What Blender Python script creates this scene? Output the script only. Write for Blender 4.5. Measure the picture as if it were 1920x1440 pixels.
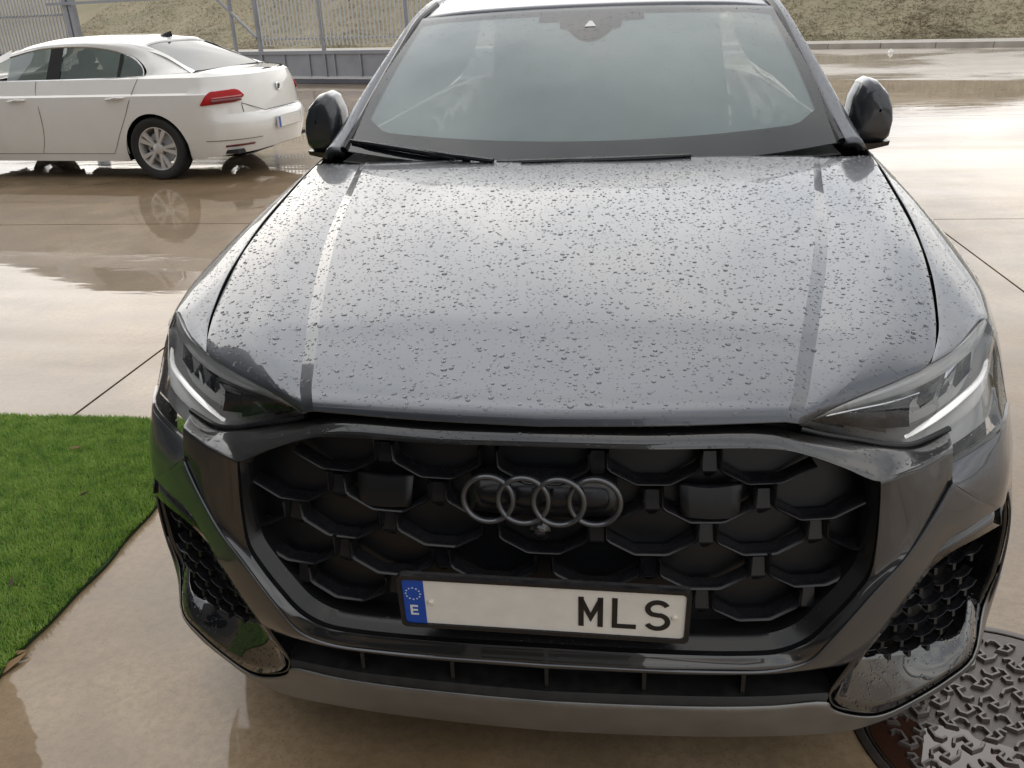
import bpy, bmesh, math, random
import numpy as np
from mathutils import Vector, Matrix
random.seed(7); rng = np.random.default_rng(7)
scene = bpy.context.scene
for o in list(bpy.data.objects): bpy.data.objects.remove(o)
C = scene.collection
rad = math.radians

# ---------------------------------------------------------------- camera
cam_d = bpy.data.cameras.new('camera'); cam = bpy.data.objects.new('camera', cam_d); C.objects.link(cam)
cR = Vector((0.99150598, 0.12507359, -0.03567183)); cU = Vector((-0.01835833, 0.40610971, 0.91363991)); cF = Vector((-0.1287589, 0.90522456, -0.40495635))
M = Matrix.Identity(4)
for i in range(3): M[i][0] = cR[i]; M[i][1] = cU[i]; M[i][2] = -cF[i]
M.translation = (0.14303, -1.29613, 1.60769)
cam.matrix_world = M
cam_d.sensor_fit = 'HORIZONTAL'; cam_d.sensor_width = 36.0; cam_d.lens = 1608.63 / 1920 * 36
cam_d.clip_start = 0.05; cam_d.clip_end = 2000
scene.camera = cam

# ---------------------------------------------------------------- world: broken overcast, sun veiled ahead to the left
SUN_AZ, SUN_EL = rad(-30), rad(24)
w = bpy.data.worlds.new('World'); scene.world = w; w.use_nodes = True
nt = w.node_tree; nt.nodes.clear(); N = nt.nodes.new; L = nt.links.new
out = N('ShaderNodeOutputWorld'); bg = N('ShaderNodeBackground'); bg.inputs[1].default_value = 0.1
sky = N('ShaderNodeTexSky'); sky.sky_type = 'NISHITA'; sky.sun_disc = False; sky.sun_elevation = SUN_EL; sky.sun_rotation = SUN_AZ
sky.air_density = 1.3; sky.dust_density = 3.0
tc = N('ShaderNodeTexCoord'); sep = N('ShaderNodeSeparateXYZ'); L(tc.outputs['Generated'], sep.inputs[0])
zz = N('ShaderNodeMath'); zz.operation = 'MAXIMUM'; L(sep.outputs['Z'], zz.inputs[0]); zz.inputs[1].default_value = 0.0
za = N('ShaderNodeMath'); za.operation = 'ADD'; L(zz.outputs[0], za.inputs[0]); za.inputs[1].default_value = 0.22
dx = N('ShaderNodeMath'); dx.operation = 'DIVIDE'; L(sep.outputs['X'], dx.inputs[0]); L(za.outputs[0], dx.inputs[1])
dy = N('ShaderNodeMath'); dy.operation = 'DIVIDE'; L(sep.outputs['Y'], dy.inputs[0]); L(za.outputs[0], dy.inputs[1])
cmb = N('ShaderNodeCombineXYZ'); L(dx.outputs[0], cmb.inputs[0]); L(dy.outputs[0], cmb.inputs[1])
cl = N('ShaderNodeTexNoise'); cl.inputs['Scale'].default_value = 1.35; cl.inputs['Detail'].default_value = 7; cl.inputs['Roughness'].default_value = 0.55
cl.inputs['Distortion'].default_value = 0.35
L(cmb.outputs[0], cl.inputs['Vector'])
cr_ = N('ShaderNodeValToRGB'); L(cl.outputs['Fac'], cr_.inputs[0])
CLOUD_DARK, CLOUD_LIGHT = 8.2, 15.5
cr_.color_ramp.elements[0].position = 0.36; cr_.color_ramp.elements[0].color = (0.88, 0.93, 1.0, 1)
cr_.color_ramp.elements[1].position = 0.66; cr_.color_ramp.elements[1].color = (1.0, 0.955, 0.885, 1)
mr = N('ShaderNodeMapRange'); mr.inputs['From Min'].default_value = 0.36; mr.inputs['From Max'].default_value = 0.66
mr.inputs['To Min'].default_value = CLOUD_DARK; mr.inputs['To Max'].default_value = CLOUD_LIGHT; L(cl.outputs['Fac'], mr.inputs['Value'])
sc_ = N('ShaderNodeVectorMath'); sc_.operation = 'SCALE'; L(cr_.outputs[0], sc_.inputs[0]); L(mr.outputs[0], sc_.inputs['Scale'])
# clouds are thinner and brighter low down and towards the hidden sun
sd = N('ShaderNodeVectorMath'); sd.operation = 'DOT_PRODUCT'; L(tc.outputs['Generated'], sd.inputs[0])
sd.inputs[1].default_value = (math.sin(SUN_AZ) * math.cos(SUN_EL), math.cos(SUN_AZ) * math.cos(SUN_EL), math.sin(SUN_EL))
mg = N('ShaderNodeMapRange'); mg.interpolation_type = 'SMOOTHSTEP'; mg.inputs['From Min'].default_value = 0.25; mg.inputs['From Max'].default_value = 1.0
mg.inputs['To Min'].default_value = 0.85; mg.inputs['To Max'].default_value = 1.75; L(sd.outputs['Value'], mg.inputs['Value'])
hz = N('ShaderNodeMapRange'); hz.inputs['From Min'].default_value = 0.0; hz.inputs['From Max'].default_value = 0.85
hz.inputs['To Min'].default_value = 0.84; hz.inputs['To Max'].default_value = 0.88; L(sep.outputs['Z'], hz.inputs['Value'])
gm = N('ShaderNodeMath'); gm.operation = 'MULTIPLY'; L(mg.outputs[0], gm.inputs[0]); L(hz.outputs[0], gm.inputs[1])
sc2 = N('ShaderNodeVectorMath'); sc2.operation = 'SCALE'; L(sc_.outputs[0], sc2.inputs[0]); L(gm.outputs[0], sc2.inputs['Scale'])
mx = N('ShaderNodeMix'); mx.data_type = 'RGBA'; mx.inputs[0].default_value = 0.9
L(sky.outputs[0], mx.inputs[6]); L(sc2.outputs[0], mx.inputs[7]); L(mx.outputs[2], bg.inputs[0]); L(bg.outputs[0], out.inputs[0])

sun_d = bpy.data.lights.new('sun', 'SUN'); sun_d.energy = 0.6; sun_d.angle = rad(150); sun_d.color = (1.0, 0.93, 0.84)
sun = bpy.data.objects.new('sun', sun_d); C.objects.link(sun)
sun.rotation_euler = (rad(90) - SUN_EL, 0, math.pi - SUN_AZ)
scene.view_settings.view_transform = 'Standard'; scene.view_settings.look = 'None'
scene.view_settings.exposure = 0.32; scene.view_settings.gamma = 1.0
cy = scene.cycles
cy.use_denoising = True; cy.max_bounces = 10; cy.transmission_bounces = 8; cy.glossy_bounces = 6; cy.diffuse_bounces = 3; cy.transparent_max_bounces = 12
cy.sample_clamp_indirect = 6; cy.caustics_reflective = True; cy.caustics_refractive = True

# ---------------------------------------------------------------- materials
MAT = {}
def mat(name, base=(0.5, 0.5, 0.5), rough=0.5, metal=0.0, spec=0.5, coat=0.0, coat_r=0.03, trans=0.0, ior=1.5, emit=None, es=1.0):
    m = bpy.data.materials.new(name); m.use_nodes = True; b = m.node_tree.nodes['Principled BSDF']
    b.inputs['Base Color'].default_value = (*base, 1); b.inputs['Roughness'].default_value = rough; b.inputs['Metallic'].default_value = metal
    b.inputs['Specular IOR Level'].default_value = spec; b.inputs['Coat Weight'].default_value = coat; b.inputs['Coat Roughness'].default_value = coat_r
    b.inputs['Transmission Weight'].default_value = trans; b.inputs['IOR'].default_value = ior
    if emit: b.inputs['Emission Color'].default_value = (*emit, 1); b.inputs['Emission Strength'].default_value = es
    MAT[name] = m; return m
def nodes(m): return m.node_tree, m.node_tree.nodes.new, m.node_tree.links.new, m.node_tree.nodes['Principled BSDF']
def noise_var(m, scale, lo, hi, rlo=None, rhi=None, detail=5, bump=0.0, bscale=None, coord='Object'):
    """colour varies between lo and hi, roughness between rlo and rhi, fine bump"""
    nt, N, L, b = nodes(m)
    tc = N('ShaderNodeTexCoord'); n = N('ShaderNodeTexNoise'); n.inputs['Scale'].default_value = scale; n.inputs['Detail'].default_value = detail
    L(tc.outputs[coord], n.inputs['Vector'])
    r = N('ShaderNodeValToRGB'); r.color_ramp.elements[0].position = 0.3; r.color_ramp.elements[1].position = 0.7
    r.color_ramp.elements[0].color = (*lo, 1); r.color_ramp.elements[1].color = (*hi, 1)
    L(n.outputs['Fac'], r.inputs[0]); L(r.outputs[0], b.inputs['Base Color'])
    if rlo is not None:
        g = N('ShaderNodeMapRange'); g.inputs['From Min'].default_value = 0.3; g.inputs['From Max'].default_value = 0.7
        g.inputs['To Min'].default_value = rlo; g.inputs['To Max'].default_value = rhi; L(n.outputs['Fac'], g.inputs[0]); L(g.outputs[0], b.inputs['Roughness'])
    if bump:
        n2 = N('ShaderNodeTexNoise'); n2.inputs['Scale'].default_value = bscale or scale * 8; n2.inputs['Detail'].default_value = 4; L(tc.outputs[coord], n2.inputs['Vector'])
        bp = N('ShaderNodeBump'); bp.inputs['Strength'].default_value = bump; bp.inputs['Distance'].default_value = 0.004; L(n2.outputs['Fac'], bp.inputs['Height'])
        L(bp.outputs[0], b.inputs['Normal'])
    return m

def metallic_paint():
    m = mat('grey_paint', (0.10, 0.104, 0.112), 0.36, 0.75, 0.5, coat=1.0, coat_r=0.02)
    nt, N, L, b = nodes(m); tc = N('ShaderNodeTexCoord')
    v = N('ShaderNodeTexVoronoi'); v.inputs['Scale'].default_value = 1500; L(tc.outputs['Object'], v.inputs['Vector'])
    r = N('ShaderNodeValToRGB'); r.color_ramp.elements[0].color = (0.070, 0.076, 0.089, 1); r.color_ramp.elements[1].color = (0.096, 0.103, 0.118, 1)
    L(v.outputs['Color'], r.inputs[0]); L(r.outputs[0], b.inputs['Base Color'])
    # a light film of road dirt, uneven
    n = N('ShaderNodeTexNoise'); n.inputs['Scale'].default_value = 5; n.inputs['Detail'].default_value = 8; L(tc.outputs['Object'], n.inputs['Vector'])
    g = N('ShaderNodeMapRange'); g.inputs['From Min'].default_value = 0.35; g.inputs['From Max'].default_value = 0.75
    g.inputs['To Min'].default_value = 0.015; g.inputs['To Max'].default_value = 0.09; L(n.outputs['Fac'], g.inputs[0]); L(g.outputs[0], b.inputs['Coat Roughness'])
    return m
metallic_paint()
m = mat('gloss_black', (0.008, 0.008, 0.009), 0.12, 0, 0.5, coat=1.0, coat_r=0.02)
mat('mask_grey', (0.024, 0.023, 0.023), 0.28, 0.5, 0.5, coat=1.0, coat_r=0.025)
mat('mirror_grey', (0.052, 0.056, 0.064), 0.3, 0.6, 0.5, coat=1.0, coat_r=0.03)
mat('piano_black', (0.008, 0.008, 0.009), 0.06, 0, 1.0, coat=1.0, coat_r=0.015); MAT['piano_black'].node_tree.nodes['Principled BSDF'].inputs['Coat IOR'].default_value = 1.65
MAT['mask_grey'].node_tree.nodes['Principled BSDF'].inputs['Coat IOR'].default_value = 1.8
mat('frame_black', (0.010, 0.010, 0.011), 0.22, 0, 0.5)
mat('grille_panel', (0.0045, 0.005, 0.007), 0.4)
m = noise_var(mat('satin_black', (0.014, 0.014, 0.016), 0.3), 30, (0.008, 0.008, 0.010), (0.014, 0.014, 0.016), 0.18, 0.32)
m = noise_var(mat('black_plastic', (0.02, 0.02, 0.02), 0.5), 40, (0.014, 0.014, 0.015), (0.028, 0.027, 0.026), 0.42, 0.6, bump=0.15, bscale=900)
mat('void_black', (0.004, 0.004, 0.004), 0.9, 0, 0.1)
m = noise_var(mat('splitter_silver', (0.2, 0.2, 0.2), 0.38, 0.85, coat=0.3, coat_r=0.15), 14, (0.24, 0.237, 0.233), (0.31, 0.307, 0.302), 0.36, 0.48)
mat('chrome', (0.75, 0.76, 0.78), 0.06, 1.0)
mat('ring_black_chrome', (0.085, 0.09, 0.10), 0.28, 0.7, coat=1.0)
mat('drl_white', (0.82, 0.82, 0.82), 0.25, 0, 0.5, coat=0.5, emit=(1.0, 0.99, 0.96), es=0.45)
mat('lamp_grey', (0.58, 0.58, 0.58), 0.35, 0.1)
mat('lamp_dark', (0.02, 0.02, 0.028), 0.15, 0.2, coat=0.6)
m = noise_var(mat('plate_white', (0.72, 0.68, 0.6), 0.35, coat=0.3, coat_r=0.2), 25, (0.80, 0.77, 0.71), (0.88, 0.86, 0.81), 0.3, 0.42)
mat('plate_blue', (0.0, 0.07, 0.45), 0.3, coat=0.3)
mat('plate_black', (0.012, 0.011, 0.011), 0.4)
mat('star_white', (0.75, 0.78, 0.8), 0.4)
mat('rivet_cream', (0.75, 0.68, 0.58), 0.35)
m = noise_var(mat('rubber', (0.02, 0.02, 0.02), 0.7), 60, (0.014, 0.014, 0.014), (0.03, 0.029, 0.028), 0.6, 0.85)
mat('alloy', (0.66, 0.64, 0.61), 0.32, 0.35, coat=0.4)
mat('cloth_beige', (0.42, 0.37, 0.3), 0.9)
mat('cloth_dark', (0.03, 0.03, 0.032), 0.9)
mat('dash_dark', (0.035, 0.036, 0.037), 0.6)
m = noise_var(mat('white_paint', (0.72, 0.69, 0.63), 0.28, 0, 0.5, coat=1.0, coat_r=0.04), 3, (0.84, 0.825, 0.79), (0.88, 0.87, 0.845))
mat('tail_red', (0.45, 0.008, 0.012), 0.3, 0, 0.3)
mat('tail_red_dark', (0.16, 0.004, 0.008), 0.12, coat=1.0)
mat('tail_clear', (0.62, 0.25, 0.26), 0.35)
mat('water', (1, 1, 1), 0.0, 0, 0.5, trans=1.0, ior=1.33)
def thin_glass(name, tint, fac_base=0.04, boost=1.0):
    """a thin pane: fresnel reflection over tinted see-through"""
    m = bpy.data.materials.new(name); m.use_nodes = True; nt = m.node_tree; nt.nodes.clear(); N = nt.nodes.new; L = nt.links.new
    o = N('ShaderNodeOutputMaterial'); t = N('ShaderNodeBsdfTransparent'); t.inputs[0].default_value = (*tint, 1)
    g = N('ShaderNodeBsdfGlossy'); g.inputs['Roughness'].default_value = 0.01
    f = N('ShaderNodeFresnel'); f.inputs['IOR'].default_value = 1.5
    mu = N('ShaderNodeMath'); mu.operation = 'MULTIPLY'; mu.inputs[1].default_value = boost; mu.use_clamp = True; L(f.outputs[0], mu.inputs[0])
    mx = N('ShaderNodeMixShader'); L(mu.outputs[0], mx.inputs[0]); L(t.outputs[0], mx.inputs[1]); L(g.outputs[0], mx.inputs[2]); L(mx.outputs[0], o.inputs[0])
    MAT[name] = m; return m
thin_glass('windscreen_glass', (0.80, 0.85, 0.85), boost=1.5)
thin_glass('side_glass', (0.72, 0.78, 0.76), boost=3.2)
thin_glass('lens_clear', (0.94, 0.94, 0.94), boost=1.7)
def pale_film(name, col, amount):
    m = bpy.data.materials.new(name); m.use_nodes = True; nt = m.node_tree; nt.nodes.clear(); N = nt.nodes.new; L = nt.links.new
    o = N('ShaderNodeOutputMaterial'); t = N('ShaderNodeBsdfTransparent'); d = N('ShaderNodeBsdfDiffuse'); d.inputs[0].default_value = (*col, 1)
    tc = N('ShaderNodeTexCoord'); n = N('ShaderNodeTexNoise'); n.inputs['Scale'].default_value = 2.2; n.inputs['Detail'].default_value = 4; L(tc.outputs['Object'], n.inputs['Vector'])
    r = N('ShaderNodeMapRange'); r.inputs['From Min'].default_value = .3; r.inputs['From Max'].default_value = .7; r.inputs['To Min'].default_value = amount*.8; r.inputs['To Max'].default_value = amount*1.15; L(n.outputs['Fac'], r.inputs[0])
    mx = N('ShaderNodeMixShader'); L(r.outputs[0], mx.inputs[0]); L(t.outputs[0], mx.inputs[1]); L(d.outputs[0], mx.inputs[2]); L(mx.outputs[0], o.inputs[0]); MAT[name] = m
pale_film('painted_sheen', (0.56, 0.635, 0.64), 0.70)  # diffuse film standing in for the sky reflected by the windscreen
pale_film('pane_lightener', (0.70, 0.78, 0.75), 0.74)  # added film, its pale colour brightens the saloon's dark panes
mat('lamp_silver', (0.78, 0.78, 0.78), 0.3, 0.25)

# ---------------------------------------------------------------- geometry helpers
def pchip(xs, ys):
    xs = np.array(xs, float); ys = np.array(ys, float); h = np.diff(xs); d = np.diff(ys) / h; m = np.zeros_like(xs)
    for i in range(1, len(xs) - 1):
        if d[i-1] * d[i] > 0:
            w1 = 2*h[i] + h[i-1]; w2 = h[i] + 2*h[i-1]; m[i] = (w1 + w2) / (w1/d[i-1] + w2/d[i])
    m[0] = d[0]; m[-1] = d[-1]
    def f(x):
        x = min(max(x, xs[0]), xs[-1]); i = min(max(int(np.searchsorted(xs, x)) - 1, 0), len(xs) - 2); t = (x - xs[i]) / h[i]
        return float((1+2*t)*(1-t)**2*ys[i] + t*(1-t)**2*h[i]*m[i] + t*t*(3-2*t)*ys[i+1] + t*t*(t-1)*h[i]*m[i+1])
    return f
# the nose of the car: plan curve, lean of the front and its change of width with height
PLAN = pchip([0, .3, .5, .62, .72, .80, .86, .91, .945, .967, .98, .985], [0, .015, .042, .07, .11, .16, .215, .29, .39, .53, .75, .95])
LEAN = pchip([.2, .3, .42, .55, .7, .85, .93, 1.0], [.06, .03, .0, -.01, 0, .02, .05, .08])
WIDE = pchip([.15, .27, .35, .45, .55, .65, .75, .85, .95, 1.05], [1.05, 1.05, 1.048, 1.04, 1.03, 1.015, 1.0, .985, .955, .92])
def S(x, z, off=0.0): return PLAN(abs(x) / WIDE(z)) + LEAN(z) + off
def P(x, z, off=0.0): return (x, S(x, z, off), z)
def rail(pts, off=0.0): return [p if len(p) == 4 and False else (P(p[0], p[1], p[2] if len(p) > 2 else off)) for p in pts]

def cr(pts, k, linear=False):
    """Catmull-Rom through the points, k steps per span"""
    p = np.array(pts, float); n = len(p)
    if k <= 1: return p
    out = []
    for i in range(n - 1):
        p1, p2 = p[i], p[i+1]
        if linear:
            for j in range(k): out.append(p1 + (p2 - p1) * j / k)
            continue
        p0 = p[i-1] if i > 0 else 2*p1 - p2; p3 = p[i+2] if i + 2 < n else 2*p2 - p1
        a, b, c_ = [max(np.linalg.norm(q), 1e-6) ** 0.5 for q in (p1 - p0, p2 - p1, p3 - p2)]
        m1 = (p2 - p1) + b * ((p1 - p0) / a - (p2 - p0) / (a + b)); m2 = (p2 - p1) + b * ((p3 - p2) / c_ - (p3 - p1) / (b + c_))
        for j in range(k):
            t = j / k; out.append((2*t**3 - 3*t*t + 1)*p1 + (t**3 - 2*t*t + t)*m1 + (-2*t**3 + 3*t*t)*p2 + (t**3 - t*t)*m2)
    out.append(p[-1]); return np.array(out)
def grid_faces(nu, nv, off=0):
    return [(off + j*nu + i, off + j*nu + i + 1, off + (j+1)*nu + i + 1, off + (j+1)*nu + i) for j in range(nv - 1) for i in range(nu - 1)]
def loft(rails, ku=4, kv=3, lin_u=False, lin_v=False):
    R = [cr(r, ku, lin_u) for r in rails]; A = np.array(R)                      # [rail, u, 3]
    B = np.array([cr(A[:, i], kv, lin_v) for i in range(A.shape[1])])            # [u, v, 3]
    B = B.transpose(1, 0, 2); nv, nu = B.shape[:2]
    return B.reshape(-1, 3), grid_faces(nu, nv)
def both(rails):
    """half rails from the centre line outwards -> full width rails"""
    o = []
    for r in rails:
        r = [tuple(q) for q in r]; r[0] = (0.0, r[0][1], r[0][2])
        o.append([(-q[0], q[1], q[2]) for q in r[:0:-1]] + r)
    return o
def merge(parts):
    V, F = [], []
    for v, f in parts:
        o = len(V); V += [tuple(q) for q in v]; F += [tuple(i + o for i in g) for g in f]
    return np.array(V), F
def mirror(vf): v = np.array(vf[0], float).copy(); v[:, 0] *= -1; return v, [tuple(reversed(f)) for f in vf[1]]
def xf(vf, mtx): return np.array([tuple(mtx @ Vector(q)) for q in vf[0]]), vf[1]
def box(x0, x1, y0, y1, z0, z1):
    v = [(x0,y0,z0),(x1,y0,z0),(x1,y1,z0),(x0,y1,z0),(x0,y0,z1),(x1,y0,z1),(x1,y1,z1),(x0,y1,z1)]
    return np.array(v, float), [(0,3,2,1),(4,5,6,7),(0,1,5,4),(1,2,6,5),(2,3,7,6),(3,0,4,7)]
def tube(path, r, n=8, caps=True, closed=False):
    p = [Vector(q) for q in path]; V, F = [], []; m = len(p); up = None
    for i in range(m):
        a = p[i-1] if (i > 0 or closed) else p[0]; b = p[(i+1) % m] if (i < m-1 or closed) else p[-1]
        t = (b - a).normalized()
        if up is None: up = Vector((0,0,1)) if abs(t.z) < 0.9 else Vector((1,0,0))
        s = t.cross(up); s = s.normalized() if s.length > 1e-6 else Vector((1,0,0)); up = s.cross(t).normalized()
        rr = r[i] if isinstance(r, (list, tuple)) else r
        for k in range(n): an = 2*math.pi*k/n; V.append(tuple(p[i] + s*math.cos(an)*rr + up*math.sin(an)*rr))
    for i in range(m if closed else m - 1):
        for k in range(n): F.append((i*n+k, i*n+(k+1)%n, ((i+1)%m)*n+(k+1)%n, ((i+1)%m)*n+k))
    if caps and not closed: F.append(tuple(range(n-1,-1,-1))); F.append(tuple((m-1)*n+k for k in range(n)))
    return np.array(V), F
def lathe(profile, axis='Y', n=32):
    """profile: (radius, along)"""
    V, F = [], []; m = len(profile)
    for k in range(n):
        a = 2*math.pi*k/n
        for r, h in profile:
            V.append((r*math.cos(a), h, r*math.sin(a)) if axis == 'Y' else (r*math.cos(a), r*math.sin(a), h))
    for k in range(n):
        for i in range(m-1): F.append((k*m+i, k*m+i+1, ((k+1)%n)*m+i+1, ((k+1)%n)*m+i))
    return np.array(V), F
def prism(poly, z0, z1):
    n = len(poly); V = [(x, y, z0) for x, y in poly] + [(x, y, z1) for x, y in poly]
    return np.array(V, float), [tuple(range(n-1,-1,-1)), tuple(range(n, 2*n))] + [(i, (i+1)%n, n+(i+1)%n, n+i) for i in range(n)]

BASE = {}
def mesh(name, vf, material, smooth=True, sharp=35, face_to=None, fix=True):
    me = bpy.data.meshes.new(name); me.from_pydata([tuple(map(float, q)) for q in vf[0]], [], [tuple(map(int, f)) for f in vf[1]]); me.update()
    if fix or face_to is not None:
        bm = bmesh.new(); bm.from_mesh(me); bmesh.ops.remove_doubles(bm, verts=bm.verts, dist=1e-6); bmesh.ops.recalc_face_normals(bm, faces=bm.faces)
        if face_to is not None:
            s = sum(f.normal.dot((Vector(face_to) - f.calc_center_median()).normalized()) * f.calc_area() for f in bm.faces)
            if s < 0: bmesh.ops.reverse_faces(bm, faces=bm.faces)
        bm.to_mesh(me); bm.free()
    if smooth:
        me.shade_smooth(); me.set_sharp_from_angle(angle=rad(sharp))
    me.materials.append(MAT[material] if isinstance(material, str) else material)
    return me
def obj(name, vf, material, parent=None, smooth=True, sharp=35, solid=0, bevel=0, face_to=None, loc=None, rot=None, base=None):
    """one mesh object; vf in world metres unless the parent holds its own frame (base)"""
    v = np.array(vf[0], float)
    if parent is not None and loc is None: v = v - np.array(BASE.get(parent.name, (0, 0, 0)))
    ft = None
    if face_to is not None: ft = np.array(face_to, float) - (np.array(BASE.get(parent.name, (0, 0, 0))) if parent is not None and loc is None else 0)
    me = mesh(name, (v, vf[1]), material, smooth, sharp, ft)
    return link(name, me, parent, loc, rot, solid, bevel)
def link(name, me, parent=None, loc=None, rot=None, solid=0, bevel=0):
    o = bpy.data.objects.new(name, me); C.objects.link(o); o.parent = parent
    if loc is not None: o.location = loc
    if rot is not None: o.rotation_euler = rot
    if parent is not None: BASE[o.name] = BASE.get(parent.name, (0, 0, 0))
    if solid:
        md = o.modifiers.new('thickness', 'SOLIDIFY'); md.thickness = solid; md.offset = -1
    if bevel:
        md = o.modifiers.new('edge', 'BEVEL'); md.width = bevel; md.segments = 2; md.limit_method = 'ANGLE'; md.angle_limit = rad(50); md.harden_normals = False
    return o
def thing(name, label, cat, loc=(0,0,0), rotz=0, group=None):
    o = bpy.data.objects.new(name, None); C.objects.link(o); o.location = loc; o.rotation_euler = (0, 0, rotz); o.empty_display_size = 0.1
    o['label'] = label; o['category'] = cat
    if group: o['group'] = group
    BASE[o.name] = tuple(loc) if rotz == 0 else (0, 0, 0); return o
def tag(o, label, cat, group=None):
    o['label'] = label; o['category'] = cat
    if group: o['group'] = group
    return o
EYE = (0.14, -1.3, 1.6)
# ---------------------------------------------------------------- ground materials
def wet_concrete(name, dry, wet, film_lo, film_hi, pscale=0.5, thr=(0.42, 0.56), seed=0.0, bumpy=0.25):
    m = mat(name, dry, 0.6, 0, 0.3, coat=1.0, coat_r=0.1)
    nt, N, L, b = nodes(m); g = N('ShaderNodeNewGeometry')
    off = N('ShaderNodeVectorMath'); off.operation = 'ADD'; off.inputs[1].default_value = (seed, seed * 0.7, 0); L(g.outputs['Position'], off.inputs[0])
    pos = off.outputs[0]
    def noise(s, d, r=0.5, dist=0.0):
        n = N('ShaderNodeTexNoise'); n.inputs['Scale'].default_value = s; n.inputs['Detail'].default_value = d; n.inputs['Roughness'].default_value = r
        n.inputs['Distortion'].default_value = dist; L(pos, n.inputs['Vector']); return n.outputs['Fac']
    def mrange(v, a, b_, lo, hi, sm=True):
        q = N('ShaderNodeMapRange'); q.interpolation_type = 'SMOOTHSTEP' if sm else 'LINEAR'
        q.inputs['From Min'].default_value = a; q.inputs['From Max'].default_value = b_; q.inputs['To Min'].default_value = lo; q.inputs['To Max'].default_value = hi
        L(v, q.inputs['Value']); return q.outputs[0]
    pud = mrange(noise(pscale, 5, 0.55, 0.4), thr[0], thr[1], 0, 1)
    stain = noise(2.3, 8, 0.62); fine = noise(38, 6, 0.7); grit = noise(170, 3, 0.6)
    def mixc(f, a, b_):
        q = N('ShaderNodeMix'); q.data_type = 'RGBA'
        for s, v in ((0, f), (6, a), (7, b_)):
            if isinstance(v, tuple): q.inputs[s].default_value = (*v, 1)
            else: L(v, q.inputs[s])
        return q.outputs[2]
    c0 = mixc(mrange(stain, 0.3, 0.72, 0, 1), tuple(v * 0.72 for v in dry), tuple(v * 1.18 for v in dry))
    c1 = mixc(mrange(stain, 0.3, 0.72, 0, 1), tuple(v * 0.85 for v in wet), tuple(v * 1.12 for v in wet))
    c = mixc(pud, c0, c1)
    sp = mixc(mrange(grit, 0.60, 0.68, 0, 0.6), c, tuple(v * 0.45 for v in wet))
    c = mixc(mrange(fine, 0.38, 0.66, 0.0, 0.42), sp, tuple(v * 0.6 for v in wet))
    L(c, b.inputs['Base Color'])
    fr = N('ShaderNodeMix'); fr.data_type = 'FLOAT'; L(pud, fr.inputs[0]); fr.inputs[2].default_value = film_hi; fr.inputs[3].default_value = film_lo
    ad = N('ShaderNodeMath'); ad.operation = 'MULTIPLY_ADD'; L(mrange(stain, 0.3, 0.7, -1, 1, False), ad.inputs[0]); ad.inputs[1].default_value = 0.015; L(fr.outputs[0], ad.inputs[2]); ad.use_clamp = True
    st = N('ShaderNodeTexNoise'); st.inputs['Scale'].default_value = 1.0; st.inputs['Detail'].default_value = 6; st.inputs['Roughness'].default_value = 0.6; st.inputs['Distortion'].default_value = 0.6
    ms = N('ShaderNodeMapping'); ms.inputs['Scale'].default_value = (0.16, 0.95, 1); ms.inputs['Rotation'].default_value = (0, 0, 0.25); L(pos, ms.inputs['Vector']); L(ms.outputs[0], st.inputs['Vector'])
    L(mrange(st.outputs['Fac'], 0.36, 0.62, 0.72, 1.0), b.inputs['Coat Weight'])
    L(ad.outputs[0], b.inputs['Coat Roughness']); b.inputs['Coat IOR'].default_value = 1.5
    rip = N('ShaderNodeTexNoise'); rip.inputs['Scale'].default_value = 3.2; rip.inputs['Detail'].default_value = 3
    mp = N('ShaderNodeMapping'); mp.inputs['Scale'].default_value = (0.35, 1.6, 1); L(pos, mp.inputs['Vector']); L(mp.outputs[0], rip.inputs['Vector'])
    bp = N('ShaderNodeBump'); bp.inputs['Strength'].default_value = bumpy; bp.inputs['Distance'].default_value = 0.012; L(rip.outputs['Fac'], bp.inputs['Height'])
    L(bp.outputs[0], b.inputs['Coat Normal'])
    bp2 = N('ShaderNodeBump'); bp2.inputs['Strength'].default_value = 0.25; bp2.inputs['Distance'].default_value = 0.002; L(grit, bp2.inputs['Height']); L(bp2.outputs[0], b.inputs['Normal'])
    return m
wet_concrete('wet_concrete', (0.335, 0.243, 0.148), (0.262, 0.178, 0.098), 0.006, 0.055, 0.42, (0.40, 0.55), 3.1, 0.10)
wet_concrete('wet_road', (0.36, 0.30, 0.23), (0.26, 0.205, 0.15), 0.05, 0.3, 0.25, (0.45, 0.6), 9.0, 0.2)
noise_var(mat('joint_soil', (0.05, 0.04, 0.03), 0.9), 20, (0.03, 0.025, 0.02), (0.07, 0.055, 0.04), 0.7, 0.95)
noise_var(mat('kerb_stone', (0.36, 0.33, 0.29), 0.6), 2, (0.28, 0.255, 0.22), (0.42, 0.39, 0.35), 0.4, 0.7, bump=0.3, bscale=40)

# background frame: the road beyond runs slightly across
BA = rad(-20.5); BE = np.array([math.cos(BA), math.sin(BA), 0]); BN = np.array([-math.sin(BA), math.cos(BA), 0])
def bw(e, n, z=0.0): q = BE * e + BN * n; return (float(q[0]), float(q[1]), z)

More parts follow.
